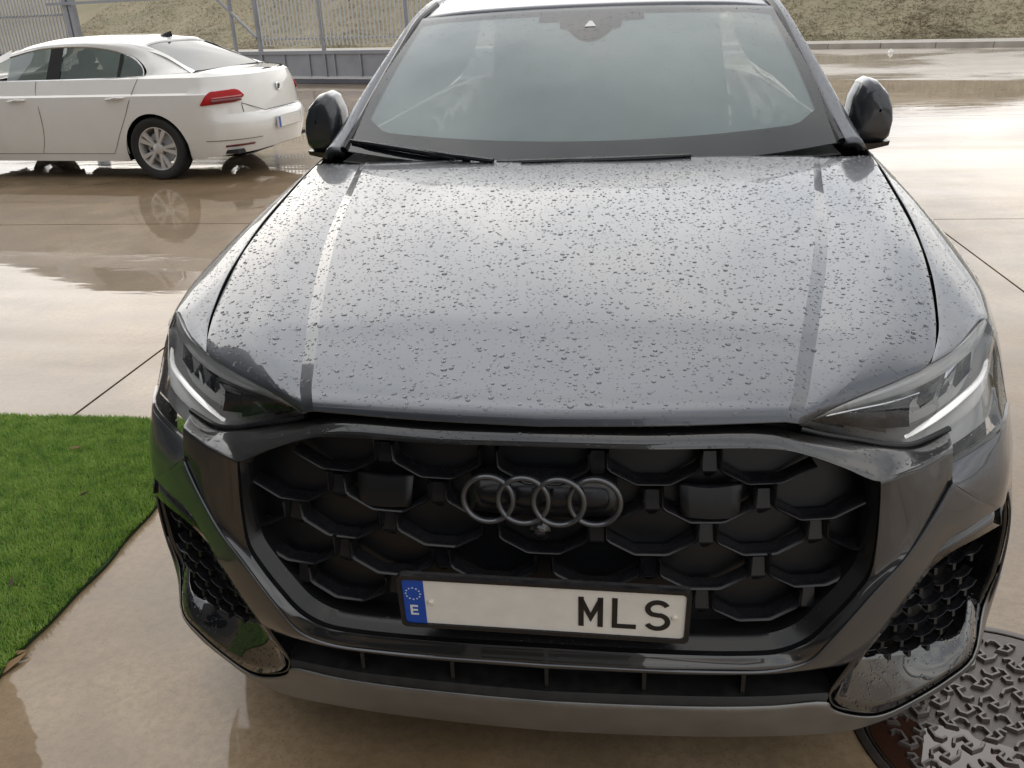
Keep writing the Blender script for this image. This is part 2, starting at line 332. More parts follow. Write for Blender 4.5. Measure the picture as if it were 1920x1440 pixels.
# ---------------------------------------------------------------- ground: base sheet, concrete slabs, road, pavement, bank
ground = obj('ground', (np.array([(-400,-400,-.06),(400,-400,-.06),(400,400,-.06),(-400,400,-.06)]), [(0,1,2,3)]), 'joint_soil', smooth=False)
ground['kind'] = 'structure'
NF = 17.75                                             # the yard ends on this line of the background frame
gap = 0.007
xs = [-2.285 + 4.687*k for k in range(-5, 6)]; ys = [5.5 + 6.0*k for k in range(-3, 4)]
def clip_poly(poly, keep):
    o = []
    for i in range(len(poly)):
        a, b = poly[i], poly[(i+1) % len(poly)]; da, db = keep(a), keep(b)
        if da >= 0: o.append(a)
        if da * db < 0: t = da / (da - db); o.append((a[0] + (b[0]-a[0])*t, a[1] + (b[1]-a[1])*t))
    return o
MHC, MHR = (1.07, 0.36), 0.372
for i in range(len(xs) - 1):
    for j in range(len(ys) - 1):
        poly = [(xs[i]+gap, ys[j]+gap), (xs[i+1]-gap, ys[j]+gap), (xs[i+1]-gap, ys[j+1]-gap), (xs[i]+gap, ys[j+1]-gap)]
        poly = clip_poly(poly, lambda p: NF - (p[0]*BN[0] + p[1]*BN[1]))
        if len(poly) < 3: continue
        inside = xs[i] < MHC[0] < xs[i+1] and ys[j] < MHC[1] < ys[j+1]
        if inside:                                     # the slab is cast round the manhole frame
            n = 64; V = [(MHC[0] + MHR*math.cos(2*math.pi*k/n), MHC[1] + MHR*math.sin(2*math.pi*k/n), 0.0) for k in range(n)]
            (x0, y0), (x1, y1) = poly[0], poly[2]; O = []
            for k in range(n):
                cx, sy = math.cos(2*math.pi*k/n), math.sin(2*math.pi*k/n)
                ts = [((x1 if cx > 0 else x0) - MHC[0]) / cx if abs(cx) > 1e-6 else 1e9, ((y1 if sy > 0 else y0) - MHC[1]) / sy if abs(sy) > 1e-6 else 1e9]
                t = min(ts); O.append((MHC[0] + cx*t, MHC[1] + sy*t, 0.0))
            D = [(q[0], q[1], -0.06) for q in V]
            F = [(k, (k+1) % n, n+(k+1) % n, n+k) for k in range(n)] + [(2*n+k, 2*n+(k+1) % n, (k+1) % n, k) for k in range(n)]
            # fill the four slab corners that the fan leaves out
            W_ = V + O + D; nb = len(W_); corners = [(x1,y1,0),(x0,y1,0),(x0,y0,0),(x1,y0,0)]; W_ += corners
            for c_i, cc in enumerate(corners):
                best = min(range(n), key=lambda k: 0 if (min(k, (k+1) % n), 1) and False else abs(((math.atan2(cc[1]-MHC[1], cc[0]-MHC[0]) % (2*math.pi)) / (2*math.pi) * n) - (k + 0.5)))
                F.append((n+best, n+(best+1) % n, nb + c_i))
            vf = (np.array(W_), F)
        else:
            vf = prism(poly, -0.055, 0.0)
        s = obj('slab', vf, 'wet_concrete', ground, smooth=False)
road = obj('road', (np.array([bw(-90, NF+0.01, -0.012), bw(90, NF+0.01, -0.012), bw(90, 28.3, -0.012), bw(-90, 28.3, -0.012)]), [(0,1,2,3)]), 'wet_road', smooth=False); road['kind'] = 'structure'
pav = thing('pavement', 'pale concrete pavement with a raised kerb below the grassy bank', 'pavement'); pav['kind'] = 'structure'
del pav['category']
k = 0
for e in np.arange(-40, 30, 1.5):                      # kerb stones one by one
    a = [bw(e+.006, 28.3), bw(e+1.494, 28.3), bw(e+1.494, 28.55), bw(e+.006, 28.55)]
    obj('kerb_stone', prism([(q[0], q[1]) for q in a], -0.06, 0.15), 'kerb_stone', pav, smooth=False, bevel=0.015)
a = [bw(-40, 28.555), bw(30, 28.555), bw(30, 30.2), bw(-40, 30.2)]
obj('paving', prism([(q[0], q[1]) for q in a], -0.06, 0.142), 'kerb_stone', pav, smooth=False)

# bank: low on the right, rising to a hill on the left
noise_var(mat('bank_earth', (0.1, 0.08, 0.05), 0.95), 0.55, (0.21, 0.19, 0.12), (0.29, 0.245, 0.165), detail=9, bump=0.6, bscale=6)
def bank_h(e, n):
    top = np.interp(e, [-90, -45, -22, -12, -4, 3, 12, 90], [12, 11, 8.5, 5.6, 3.0, 2.1, 1.9, 1.9])
    t = np.clip((n - 30.2) / (top / 0.42 + 2.0), 0, 1); return 0.1 + top * (3*t*t - 2*t**3) * 1.0
es = np.linspace(-90, 60, 160); ns = np.concatenate([np.linspace(30.2, 48, 60), np.linspace(50, 140, 20)])
V = []
for n in ns:
    for e in es:
        q = bw(e, n); h = bank_h(e, n) + 0.10*math.sin(e*1.3+n*.7) * min(1, (n-30.2)) + rng.normal(0, 0.012) * min(1, (n-30.2))
        V.append((q[0], q[1], h))
bank = obj('bank', (np.array(V), grid_faces(len(es), len(ns))), 'bank_earth', sharp=80, face_to=(0, 0, 50)); bank['kind'] = 'structure'
# rough dry grass on the bank
def grass_mesh(name, pos, h, wdt, lean, mats, idx, parent=None):
    """one blade (bent triangle strip of 3 tris) per row of pos"""
    n = len(pos); a = rng.uniform(0, 2*math.pi, n); d = np.stack([np.cos(a), np.sin(a), 0*a], 1); s = np.stack([-np.sin(a), np.cos(a), 0*a], 1)
    up = np.array([0, 0, 1.0]); h = h[:, None]; wd = wdt[:, None]; ln = lean[:, None]
    v0 = pos - s*wd; v1 = pos + s*wd; m0 = pos + up*h*.6 + d*ln*.35 - s*wd*.7; m1 = pos + up*h*.6 + d*ln*.35 + s*wd*.7; t = pos + up*h + d*ln
    V = np.stack([v0, v1, m1, m0, t], 1).reshape(-1, 3)
    me = bpy.data.meshes.new(name); me.vertices.add(n*5); me.vertices.foreach_set('co', V.astype(np.float32).ravel())
    b = np.arange(n)[:, None]*5; lp = np.concatenate([b+np.array([[0,1,2,3]]), b+np.array([[3,2,4]])], 1).ravel()
    me.loops.add(n*7); me.loops.foreach_set('vertex_index', lp.astype(np.int32))
    me.polygons.add(n*2); st = np.stack([np.arange(n)*7, np.arange(n)*7+4], 1).ravel(); me.polygons.foreach_set('loop_start', st.astype(np.int32))
    me.polygons.foreach_set('material_index', np.repeat(idx, 2).astype(np.int32))
    for q in mats: me.materials.append(MAT[q])
    me.update(calc_edges=True); me.validate()
    o = bpy.data.objects.new(name, me); C.objects.link(o); o.parent = parent; return o
def leafy(name, col):
    """thin blade: light falls on it and shines through it"""
    m = bpy.data.materials.new(name); m.use_nodes = True; nt = m.node_tree; nt.nodes.clear(); N = nt.nodes.new; L = nt.links.new
    o = N('ShaderNodeOutputMaterial'); d = N('ShaderNodeBsdfDiffuse'); t = N('ShaderNodeBsdfTranslucent'); g = N('ShaderNodeBsdfGlossy'); g.inputs['Roughness'].default_value = .35
    d.inputs[0].default_value = (*col, 1); t.inputs[0].default_value = (*[min(1, v*1.1) for v in col], 1)
    a = N('ShaderNodeMixShader'); a.inputs[0].default_value = .45; L(d.outputs[0], a.inputs[1]); L(t.outputs[0], a.inputs[2])
    b = N('ShaderNodeMixShader'); b.inputs[0].default_value = .04; L(a.outputs[0], b.inputs[1]); L(g.outputs[0], b.inputs[2]); L(b.outputs[0], o.inputs[0]); MAT[name] = m; return m
for nm, c1 in (('grass_straw', (0.31, 0.27, 0.185)), ('grass_olive', (0.24, 0.225, 0.135)), ('grass_brown', (0.265, 0.22, 0.155))): leafy(nm, c1)
nb = 150000
e = rng.uniform(-48, 10, nb); n_ = 30.3 + rng.random(nb)**1.5 * np.interp(e, [-48, -12, 0, 10], [34, 22, 9, 7])
pos = BE[None]*e[:, None] + BN[None]*n_[:, None]; pos[:, 2] = [bank_h(a, b) - .02 + .10*math.sin(a*1.3+b*.7)*min(1, b-30.2) for a, b in zip(e, n_)]
pat = np.sin(e*.9 + 2*np.sin(n_*.8)) + np.sin(n_*1.1 + e*.35) + rng.normal(0, .8, nb)
idx = np.where(pat > .9, 1, np.where(pat > -.6, 0, 2))
g = grass_mesh('bank_grass', pos, rng.uniform(.03, .085, nb), rng.uniform(.010, .022, nb), rng.uniform(.10, .30, nb), ['grass_straw', 'grass_olive', 'grass_brown'], idx)
g['kind'] = 'stuff'; g['label'] = 'rough straw coloured grass covering the bank beyond the fence'
# ---------------------------------------------------------------- artificial turf
TX0, TX1, TY0, TY1 = -4.2, -1.5, -1.2, 1.83
mat('turf_base', (0.02, 0.05, 0.012), 0.9)
edge = []
turf = thing('turf_mat', 'bright green artificial turf mat laid on the concrete beside the dark SUV', 'turf')
def wob(t, s): return 0.006*math.sin(t*9+s) + 0.004*math.sin(t*23+2*s)
poly = [(TX0, TY0)] + [(TX1 + wob(y, 1), y) for y in np.linspace(TY0, TY1, 60)] + [(x, TY1 + wob(x, 2)) for x in np.linspace(TX1, TX0, 60)[1:]]
obj('backing', prism(poly, 0.003, 0.012), 'turf_base', turf, smooth=False)
for nm, c1 in (('blade_green', (0.27, 0.43, 0.075)), ('blade_light', (0.38, 0.54, 0.13)), ('blade_dark', (0.14, 0.28, 0.045)), ('blade_straw', (0.33, 0.33, 0.11))):
    leafy(nm, c1)
nb = 330000
x = rng.uniform(-3.0, TX1, nb); y = rng.uniform(-0.1, TY1, nb); nf = 80000; x[:nf] = rng.uniform(TX0, TX1, nf); y[:nf] = rng.uniform(TY0, TY1, nf); kf = (x[:nf] > -3.0) & (y[:nf] > -.1); x[:nf][kf] = rng.uniform(TX0, -3.0, int(kf.sum()))
keep = np.array([x_ < TX1 + wob(y_, 1) and y_ < TY1 + wob(x_, 2) for x_, y_ in zip(x, y)]); x, y = x[keep], y[keep]; nb = len(x)
pos = np.stack([x, y, np.full(nb, .01)], 1); clump = np.sin(x*31+np.sin(y*17)*2)*np.sin(y*37+np.sin(x*23)*2) + rng.normal(0, .7, nb)
idx = np.where(clump > .75, 1, np.where(clump < -.8, 2, 0)); idx[rng.random(nb) < .05] = 3
t = grass_mesh('turf_pile', pos, rng.uniform(.010, .022, nb), rng.uniform(.0009, .0020, nb), rng.uniform(.004, .018, nb), ['blade_green', 'blade_light', 'blade_dark', 'blade_straw'], idx, turf)
t['kind'] = 'stuff'; t.location = (0, 0, 0)
# dry leaves and twigs caught along the turf edge
mat('dry_leaf', (0.24, 0.15, 0.07), 0.8); mat('dark_twig', (0.06, 0.035, 0.02), 0.8)
LEAVES = ['large curled tan leaf lying on the concrete against the turf edge', 'tan leaf lying on the turf beside the largest curled leaf', 'lone tan leaf out in the middle of the green turf', 'dark bark chip on the turf close to its concrete edge', 'dark bark chip lying further in on the turf']
for (x, y, a, s, nm) in [(-1.503, .335, 1.2, .060, 'a'), (-1.52, .38, .4, .04, 'a'), (-2.05, 1.52, .2, .028, 'a'), (-1.72, .66, 2.0, .022, 'b'), (-1.80, 1.18, .7, .018, 'b')]:
    V = [(-s, 0, .002), (-s*.3, s*.22, .008), (s*.4, s*.2, .004), (s, 0, .010), (s*.4, -s*.2, .006), (-s*.3, -s*.22, .002)]
    o = obj('fallen_leaf' if nm == 'a' else 'bark_chip', (np.array(V), [(0,1,2,3,4,5)]), 'dry_leaf' if nm == 'a' else 'dark_twig', smooth=False, solid=.001, loc=(x, y, .026 if nm == 'b' or x < -1.6 else .006), rot=(0, 0, a), )
    tag(o, LEAVES.pop(0), 'leaf' if nm == 'a' else 'bark', 'litter fallen on the turf')

# ---------------------------------------------------------------- manhole cover with raised zigzag lugs
def iron():
    m = noise_var(mat('cast_iron', (0.06, 0.05, 0.045), 0.4, 0.5, coat=0.5, coat_r=0.32), 9, (0.045, 0.036, 0.031), (0.105, 0.085, 0.072), 0.3, 0.55, bump=0.35, bscale=160)
    return m
iron(); mat('iron_worn', (0.13, 0.112, 0.10), 0.38, 0.5, coat=0.4, coat_r=0.2); mat('puddle_dark', (0.05, 0.022, 0.014), 0.03, 0, 0.6, coat=1.0, coat_r=0.01)
mh = thing('manhole_cover', 'round dark cast iron manhole cover with raised zigzag lugs under the SUV nose', 'manhole cover', (MHC[0], MHC[1], 0))
obj('frame', lathe([(.370, -.05), (.370, .004), (.362, .006), (.350, .006), (.3485, .004), (.3485, -.05)], 'Z', 72), 'cast_iron', mh, loc=(0,0,0))
obj('plate', lathe([(.3445, -.05), (.3445, .002), (.342, .004), (.0, .004)], 'Z', 72), 'cast_iron', mh, loc=(0,0,0))
def path_solid(pts, wdt, z0, z1, tp=0.0025):
    """flat ribbon with thickness along a polyline, sloping sides"""
    p = [Vector((a, b)) for a, b in pts]; Lf, Rt = [], []
    for i in range(len(p)):
        d0 = (p[i] - p[i-1]).normalized() if i else (p[1] - p[0]).normalized(); d1 = (p[i+1] - p[i]).normalized() if i < len(p)-1 else d0
        n0 = Vector((-d0.y, d0.x)); n1 = Vector((-d1.y, d1.x)); m_ = (n0 + n1); m_ = m_.normalized() / max(0.45, m_.normalized().dot(n0)); Lf.append((p[i] + m_*wdt, m_)); Rt.append((p[i] - m_*wdt, m_))
    V = []
    for (a, m1), (b, m2) in zip(Lf, Rt): V += [(*(a + m1*tp), z0), (*a, z1), (*b, z1), (*(b - m2*tp), z0)]
    F = []
    for i in range(len(p) - 1):
        o = i*4
        for k in range(3): F.append((o+k, o+4+k, o+5+k, o+1+k))
    F.append((0, 1, 2, 3)); o = (len(p)-1)*4; F.append((o+3, o+2, o+1, o)); return np.array(V), F
Z1 = path_solid([(-.036, .006), (-.028, .017), (-.014, .017), (.000, -.003), (-.010, -.016), (.010, -.018), (.022, -.004), (.012, .010), (.020, .018), (.034, .012)], .0027, .003, .0125)
Z2 = path_solid([(-.030, -.018), (-.030, .000), (-.012, .018), (.004, .002), (-.008, -.012), (.008, -.020), (.026, .000), (.030, .018)], .0027, .003, .0125)
ZM = [mesh('lug', z, 'iron_worn', sharp=25) for z in (Z1, Z2, mirror(Z1))]
k = 0; gr = rad(-24)
for gy in range(-6, 7):
    for gx in range(-5, 6):
        ux, uy = gx*.083 + (gy % 2)*.0415, gy*.056; px_, py_ = ux*math.cos(gr) - uy*math.sin(gr), ux*math.sin(gr) + uy*math.cos(gr)
        if math.hypot(px_, py_) > .308: continue
        link('lug', ZM[(gx + 2*gy) % 3], mh, (px_, py_, 0.0015), (0, 0, gr + rad([0, 12, 180][(gx + gy) % 3]) + rng.uniform(-.06, .06))); k += 1
# shallow pool of rusty water on the low side of the cover
pts = []
for k in range(48):
    a = 2*math.pi*k/48; r = .15*(1 + .16*math.sin(3*a+1) + .08*math.sin(7*a) + .05*math.sin(13*a+2)); pts.append((-.20 + r*1.05*math.cos(a), -.135 + r*math.sin(a)*.95))
pts = [(x_, y_) if math.hypot(x_, y_) < .338 else (x_*.338/math.hypot(x_, y_), y_*.338/math.hypot(x_, y_)) for x_, y_ in pts]
obj('rusty_pool', prism(pts, .004, .0062), 'puddle_dark', mh, smooth=False, loc=(0,0,0))
# ================================================================ the dark SUV
SB = (0.0, 2.4, 0.0)
suv = thing('parked_suv', 'dark grey rain-beaded SUV seen from the front beside the green turf mat', 'car', SB)
DROPS = []                                             # (object surface, density per m2, r_min, r_max)

# bonnet
hood_half = [
 [(0,.025,.936),(0,.034,.955),(0,.068,.966),(0,.17,.990),(0,.25,1.008),(0,.35,1.030),(0,.74,1.092),(0,1.25,1.146),(0,1.46,1.160)],
 [(.21,.036,.937),(.212,.045,.955),(.216,.079,.966),(.226,.178,.989),(.234,.255,1.006),(.243,.352,1.028),(.29,.745,1.090),(.335,1.258,1.143),(.352,1.462,1.157)],
 [(.419,.061,.938),(.422,.070,.953),(.434,.104,.965),(.452,.180,.986),(.468,.250,1.003),(.486,.325,1.0205),(.58,.745,1.0815),(.67,1.272,1.1365),(.705,1.475,1.1515)]]
hood_half2 = [
 hood_half[2],
 [(.441,.070,.931),(.446,.078,.944),(.461,.112,.956),(.481,.187,.977),(.498,.257,.993),(.517,.333,1.0105),(.612,.752,1.0715),(.694,1.278,1.1295),(.725,1.480,1.1465)]]
hood_half3 = [
 hood_half2[1],
 [(.448,.079,.926),(.466,.089,.941),(.510,.124,.961),(.570,.190,.986),(.605,.245,1.0015),(.640,.338,1.0205),(.725,.735,1.0770),(.792,1.272,1.1275),(.812,1.490,1.1455)],
 [(.455,.090,.921),(.490,.104,.937),(.560,.141,.955),(.640,.187,.971),(.692,.226,.981),(.739,.343,1.002),(.813,.713,1.060),(.866,1.263,1.119),(.885,1.518,1.142)]]
parts = [loft(hood_half, 8, 4)]
parts.append(loft(hood_half2, 8, 2, lin_v=True)); parts.append(loft(hood_half3, 8, 4))
hv = merge(parts + [mirror(p) for p in parts])
hood = obj('bonnet', hv, 'grey_paint', suv, sharp=9, solid=.006, bevel=.0025, face_to=(0, .5, 5))
DROPS.append((hv, 'bonnet', 8000, .0011, .0068))
# black seal seen in the shut line under the bonnet lip
r0 = rail([(0,.900),(.17,.897),(.31,.895),(.43,.896),(.47,.89),(.54,.875)], .075); r1 = [(0,.075,.945),(.17,.08,.945),(.31,.09,.945),(.43,.11,.94),(.47,.13,.93),(.54,.17,.93)]
obj('bonnet_seal', loft(both([r0, r1]), 3, 1), 'void_black', suv, face_to=EYE)

# radiator mask: gloss black octagonal surround
A0 = rail([(0,.894,-.004),(.185,.891,-.004),(.409,.888,-.004),(.458,.877,-.004),(.524,.852,-.004),(.593,.821,-.004),(.634,.832,-.006),(.678,.846,-.008),(.724,.862,-.010)])
Am = rail([(0,.917,.0),(.18,.914,.0),(.40,.911,.0),(.449,.892,.003),(.528,.869,.012),(.604,.841,.018),(.650,.842,.018),(.690,.851,.016),(.729,.864,.015)])
A1 = rail([(0,.925,.018),(.175,.921,.018),(.397,.916,.020),(.440,.902,.026),(.520,.880,.040),(.598,.859,.046),(.660,.848,.048),(.692,.851,.048),(.733,.866,.040)])
B0 = rail([(.593,.821,-.004),(.597,.782,0),(.599,.693,0),(.593,.634,0),(.568,.592,0),(.534,.545,0),(.497,.498,0),(.45,.472,0),(.383,.467,0),(.184,.471,0),(0,.478,0)])
Bm = rail([(.66,.841,-.010),(.661,.79,-.010),(.641,.71,-.008),(.62,.652,-.006),(.587,.606,-.006),(.548,.552,-.006),(.513,.506,-.006),(.474,.468,-.006),(.412,.455,-.006),(.19,.458,-.006),(0,.464,-.006)])
B1 = rail([(.724,.862,-.010),(.724,.80,-.012),(.682,.727,-.014),(.646,.67,-.014),(.604,.621,-.014),(.561,.561,-.014),(.529,.512,-.014),(.497,.465,-.014),(.44,.444,-.014),(.2,.444,-.014),(0,.451,-.014)])
ma = loft([A0, Am, A1], 5, 3); mb = loft([B0, Bm, B1], 5, 2)
mask_vf = merge([ma, mb, mirror(ma), mirror(mb)])
obj('radiator_surround', mask_vf, 'mask_grey', suv, sharp=28, solid=.004, bevel=.0018, face_to=EYE)
DROPS.append((merge([ma, mirror(ma)]), 'mask', 10000, .0013, .0036)); DROPS.append((merge([mb, mirror(mb)]), 'mask', 2200, .0008, .0018))

# grille opening: inner frame stepping back, dark well behind
OP = [(0,.894),(.185,.891),(.409,.888),(.458,.877),(.524,.852),(.593,.821),(.597,.782),(.599,.693),(.593,.634),(.568,.592),(.534,.545),(.497,.498),(.45,.472),(.383,.467),(.184,.471),(0,.478)]
IN = [(0,.872),(.185,.869),(.398,.866),(.443,.857),(.503,.834),(.562,.803),(.570,.775),(.571,.697),(.562,.645),(.536,.605),(.503,.563),(.468,.522),(.428,.502),(.370,.498),(.184,.502),(0,.509)]
IN = [tuple(np.array(a)*.42 + np.array(b)*.58) for a, b in zip(OP, IN)]
f0 = rail(OP, .001); f1 = rail(OP, .014); f2 = rail(IN, .040); f3 = rail(IN, .048); f4 = rail(IN, .13)
fr = merge([loft([f0, f1], 4, 1), loft([f1, f2, f3], 4, 2), loft([f3, f4], 4, 1)])
obj('grille_frame', merge([fr, mirror(fr)]), 'frame_black', suv, sharp=30, face_to=EYE)
bot = [9,10,11,12,13,14,15]
dv = loft([[f1[i] for i in bot], [f2[i] for i in bot]], 4, 2); DROPS.append((merge([dv, mirror(dv)]), 'ledge', 8000, .0013, .0034))
obj('radiator', loft(both([rail([(0,.46),(.3,.46),(.5,.46),(.64,.46)], .084), rail([(0,.7),(.3,.7),(.5,.7),(.64,.7)], .084), rail([(0,.91),(.3,.91),(.5,.91),(.62,.91)], .080)]), 3, 2), 'grille_panel', suv, face_to=EYE)

# honeycomb grille: cups and posts
def ribbon(pts, prof):
    """sweep a closed profile (across, depth) along a polyline in the x-z plane"""
    p = [Vector((a, b)) for a, b in pts]; V = []; m = len(prof)
    for i in range(len(p)):
        d0 = (p[i] - p[i-1]).normalized() if i else (p[1] - p[0]).normalized(); d1 = (p[i+1] - p[i]).normalized() if i < len(p)-1 else d0
        n0 = Vector((-d0.y, d0.x)); n1 = Vector((-d1.y, d1.x)); q = (n0 + n1).normalized(); q = q / max(.5, q.dot(n0))
        for a, b in prof: V.append((p[i].x + q.x*a, b, p[i].y + q.y*a))
    F = [(i*m+k, i*m+(k+1) % m, (i+1)*m+(k+1) % m, (i+1)*m+k) for i in range(len(p)-1) for k in range(m)]
    F.append(tuple(range(m))); F.append(tuple((len(p)-1)*m + k for k in range(m-1, -1, -1))); return np.array(V), F
PR = [(-.0040,.034), (-.0044,.012), (-.0030,.003), (0,0), (.0030,.003), (.0040,.012), (.0040,.034)]
cup = ribbon([(-.0835,.0655),(-.083,.034),(-.076,.0265),(-.033,.0015),(-.026,0),(.026,0),(.033,.0015),(.076,.0265),(.083,.034),(.0835,.0655)], PR)
wing = ribbon([(-.0835,.0655),(-.083,.034),(-.076,.0265),(-.033,.0015),(-.026,0),(.004,0)], PR)
cupL = ribbon([(-.0835,.075),(-.083,.034),(-.076,.0265),(-.033,.0015),(-.026,0),(.026,0),(.033,.0015),(.09,.032)], PR)
postv = merge([(np.array([(-.0125,.016,.062),(.0125,.016,.062),(.0125,.007,.026),(-.0125,.007,.026),(-.0125,.05,.062),(.0125,.05,.062),(.0125,.05,.026),(-.0125,.05,.026)]), [(0,1,2,3),(4,7,6,5),(0,4,5,1),(3,2,6,7),(0,3,7,4),(1,5,6,2)]),
               (np.array([(-.013,.004,.0255),(.013,.004,.0255),(.004,.022,.006),(-.004,.022,.006),(-.013,.03,.0255),(.013,.03,.0255)]), [(0,1,2,3),(0,4,5,1),(0,3,4),(1,5,2),(2,5,4,3)])])
M_cup = mesh('grille_cell', cup, 'satin_black', sharp=40); M_wing = mesh('grille_cell', wing, 'satin_black', sharp=40); M_edge = mesh('grille_cell', cupL, 'satin_black', sharp=40); M_post = mesh('grille_post', postv, 'satin_black', sharp=25)
M_wingm = mesh('grille_cell', mirror(wing), 'satin_black', sharp=40); M_edgem = mesh('grille_cell', mirror(cupL), 'satin_black', sharp=40)
grille = obj('grille', loft(both([rail([(0,.50),(.2,.50),(.4,.50)], .100), rail([(0,.505),(.2,.505),(.4,.505)], .100)]), 2, 1), 'void_black', suv)
ROW = {1: .8020, 2: .7275, 3: .6600, 4: .5880, 5: .5140}
def seat(x, z, off=.046):
    sl = (S(x+.02, z) - S(x-.02, z)) / .04
    return (x - SB[0], S(x, z, off) - SB[1], z), (0, 0, math.atan(sl))
for r, xs_ in ((1, (0,.2,.4)), (2, (.1,.3,.5)), (3, (0,.2,.4)), (4, (.1,.3,.5)), (5, (.0,.2,.4))):
    for x in xs_:
        for s in ((1, -1) if x else (1,)):
            l, ro = seat(s*x, ROW[r]); me = M_cup
            if (r, x) in ((1, .4), (2, .5), (4, .5)): me = M_edge if s > 0 else M_edgem
            link('grille_cell', me, grille, l, ro)
            px_ = x + .1
            if px_ < .56 and (r, px_) not in ((1, .5),): l, ro = seat(s*px_, ROW[r]); link('grille_post', M_post, grille, l, ro)
for s in (1, -1):
    l, ro = seat(s*.6, ROW[3]); link('grille_cell', M_wing if s > 0 else M_wingm, grille, l, ro)
# radar covers, left and right
for s in (1, -1):
    v = loft([rail([(s*.246,.803),(s*.30,.797),(s*.360,.802)], .062), rail([(s*.247,.800),(s*.30,.793),(s*.359,.799)], .053), rail([(s*.252,.741),(s*.305,.736),(s*.356,.738)], .046), rail([(s*.252,.738),(s*.305,.733),(s*.356,.735)], .055)], 3, 2)
    obj('radar_cover', v, 'grille_panel', suv, sharp=30, solid=.012, face_to=EYE)
# four rings
emb = obj('emblem', loft([rail([(-.135,.820),(-.075,.826),(0,.826),(.075,.826),(.135,.822)], .060), rail([(-.135,.752),(-.075,.748),(0,.748),(.075,.748),(.135,.752)], .030)], 3, 1), 'satin_black', suv, solid=.02, face_to=EYE)
ring_v = []
n, m_ = 48, 10
for i in range(n):
    a = 2*math.pi*i/n
    for k in range(m_):
        b = 2*math.pi*k/m_; rr = .0456 + .0058*math.cos(b); ring_v.append((rr*math.cos(a), -.0080*max(-.2, math.sin(b)), rr*math.sin(a)))
ring_f = [(i*m_+k, i*m_+(k+1) % m_, ((i+1) % n)*m_+(k+1) % m_, ((i+1) % n)*m_+k) for i in range(n) for k in range(m_)]
M_ring = mesh('ring', (np.array(ring_v), ring_f), 'ring_black_chrome', sharp=60)
for i, x in enumerate((-.0965, -.0322, .0322, .0965)): link('ring', M_ring, emb, (x - SB[0], S(x, .787, .012 + .0016*(i % 2)) - SB[1], .787), (rad(-4), 0, 0))
cv = lathe([(.0, -.004), (.009, -.003), (.012, .0), (.019, .003), (.020, .02)], 'Y', 24)
o = obj('front_camera', cv, 'gloss_black', suv, loc=(-.004 - SB[0], S(0, .716, .03) - SB[1], .716)); obj('camera_lens', lathe([(0,-.0055),(.006,-.0045),(.0075,-.003)], 'Y', 16), 'lamp_dark', o, loc=(0,0,0))

# number plate on its carrier
def rrect(wd, ht, r, n=5):
    p = []
    for cx, cz, a0 in ((wd/2-r, ht/2-r, 0), (-wd/2+r, ht/2-r, 90), (-wd/2+r, -ht/2+r, 180), (wd/2-r, -ht/2+r, 270)):
        for k in range(n): a = rad(a0 + 90*k/(n-1)); p.append((cx + r*math.cos(a), cz + r*math.sin(a)))
    return p
def slab_xz(poly, y0, y1):
    v, f = prism(poly, 0, 1); return np.array([(q[0], y0 if q[2] == 0 else y1, q[1]) for q in v]), f
PM = Matrix.Translation((.002, -.030, .5925)) @ Matrix.Rotation(rad(.55), 4, 'Y') @ Matrix.Rotation(rad(5.5), 4, 'X')
carr = obj('plate_carrier', xf(merge([slab_xz(rrect(.535, .124, .012), .001, .012), slab_xz(rrect(.52, .03, .008), .004, .06)]), Matrix.Translation((0,0,0)) @ PM), 'black_plastic', suv, smooth=False, bevel=.002)
pv = rrect(.535, .126, .010)
outer = rrect(.538, .128, .011, 6); inner = rrect(.519, .109, .009, 6); n = len(outer)
V = [(a, .001, b) for a, b in outer] + [(a, -.006, b) for a, b in [(q[0]*.995, q[1]*.985) for q in outer]] + [(a, -.006, b) for a, b in inner] + [(a, -.001, b) for a, b in inner]
F = [(j*n+i, j*n+(i+1) % n, (j+1)*n+(i+1) % n, (j+1)*n+i) for j in range(3) for i in range(n)]
obj('plate_frame', xf((np.array(V), F), PM), 'satin_black', suv, sharp=30)
plate = obj('number_plate', xf(slab_xz(rrect(.518, .108, .008), -.002, .002), PM), 'plate_white', suv, smooth=False)
ww = .0405; bl = [(-.259+ww, .054), (-.251, .054), (-.257, .0515), (-.259, .046), (-.259, -.046), (-.257, -.0515), (-.251, -.054), (-.259+ww, -.054)]
obj('country_band', xf(slab_xz(bl, -.0034, -.0021), PM), 'plate_blue', plate, smooth=False)
stars = []
for k in range(12):
    a = 2*math.pi*k/12; st = [(-.2395 + .0138*math.cos(a) + (.0021 if j % 2 == 0 else .0010)*math.sin(math.pi*j/5), .0195 + .0138*math.sin(a) + (.0021 if j % 2 == 0 else .0010)*math.cos(math.pi*j/5)) for j in range(10)]
    stars.append(xf(slab_xz(st, -.0040, -.0035), PM))
obj('star_circle', merge(stars), 'star_white', plate, smooth=False)
def strokes(name, lines, wdt, y0, y1, material, mtx, parent):
    vs = []
    for ln in lines:
        v, f = path_solid(ln, wdt, 0, 1, 0.0); vs.append((np.array([(q[0], y1 if q[2] == 0 else y0, q[1]) for q in v]), f))
    return obj(name, xf(merge(vs), mtx), material, parent, smooth=False)
def arc(cx, cz, r, a0, a1, n=14, sx=1.0): return [(cx + r*sx*math.cos(rad(a0 + (a1-a0)*k/n)), cz + r*math.sin(rad(a0 + (a1-a0)*k/n))) for k in range(n+1)]
eX, eZ = -.2395, -.021
strokes('country_letter', [[(eX+.007, eZ+.010), (eX-.006, eZ+.010), (eX-.006, eZ-.010), (eX+.007, eZ-.010)], [(eX-.004, eZ), (eX+.006, eZ)]], .0021, -.0040, -.0035, 'star_white', PM, plate)
H = .0358; lw = .0049
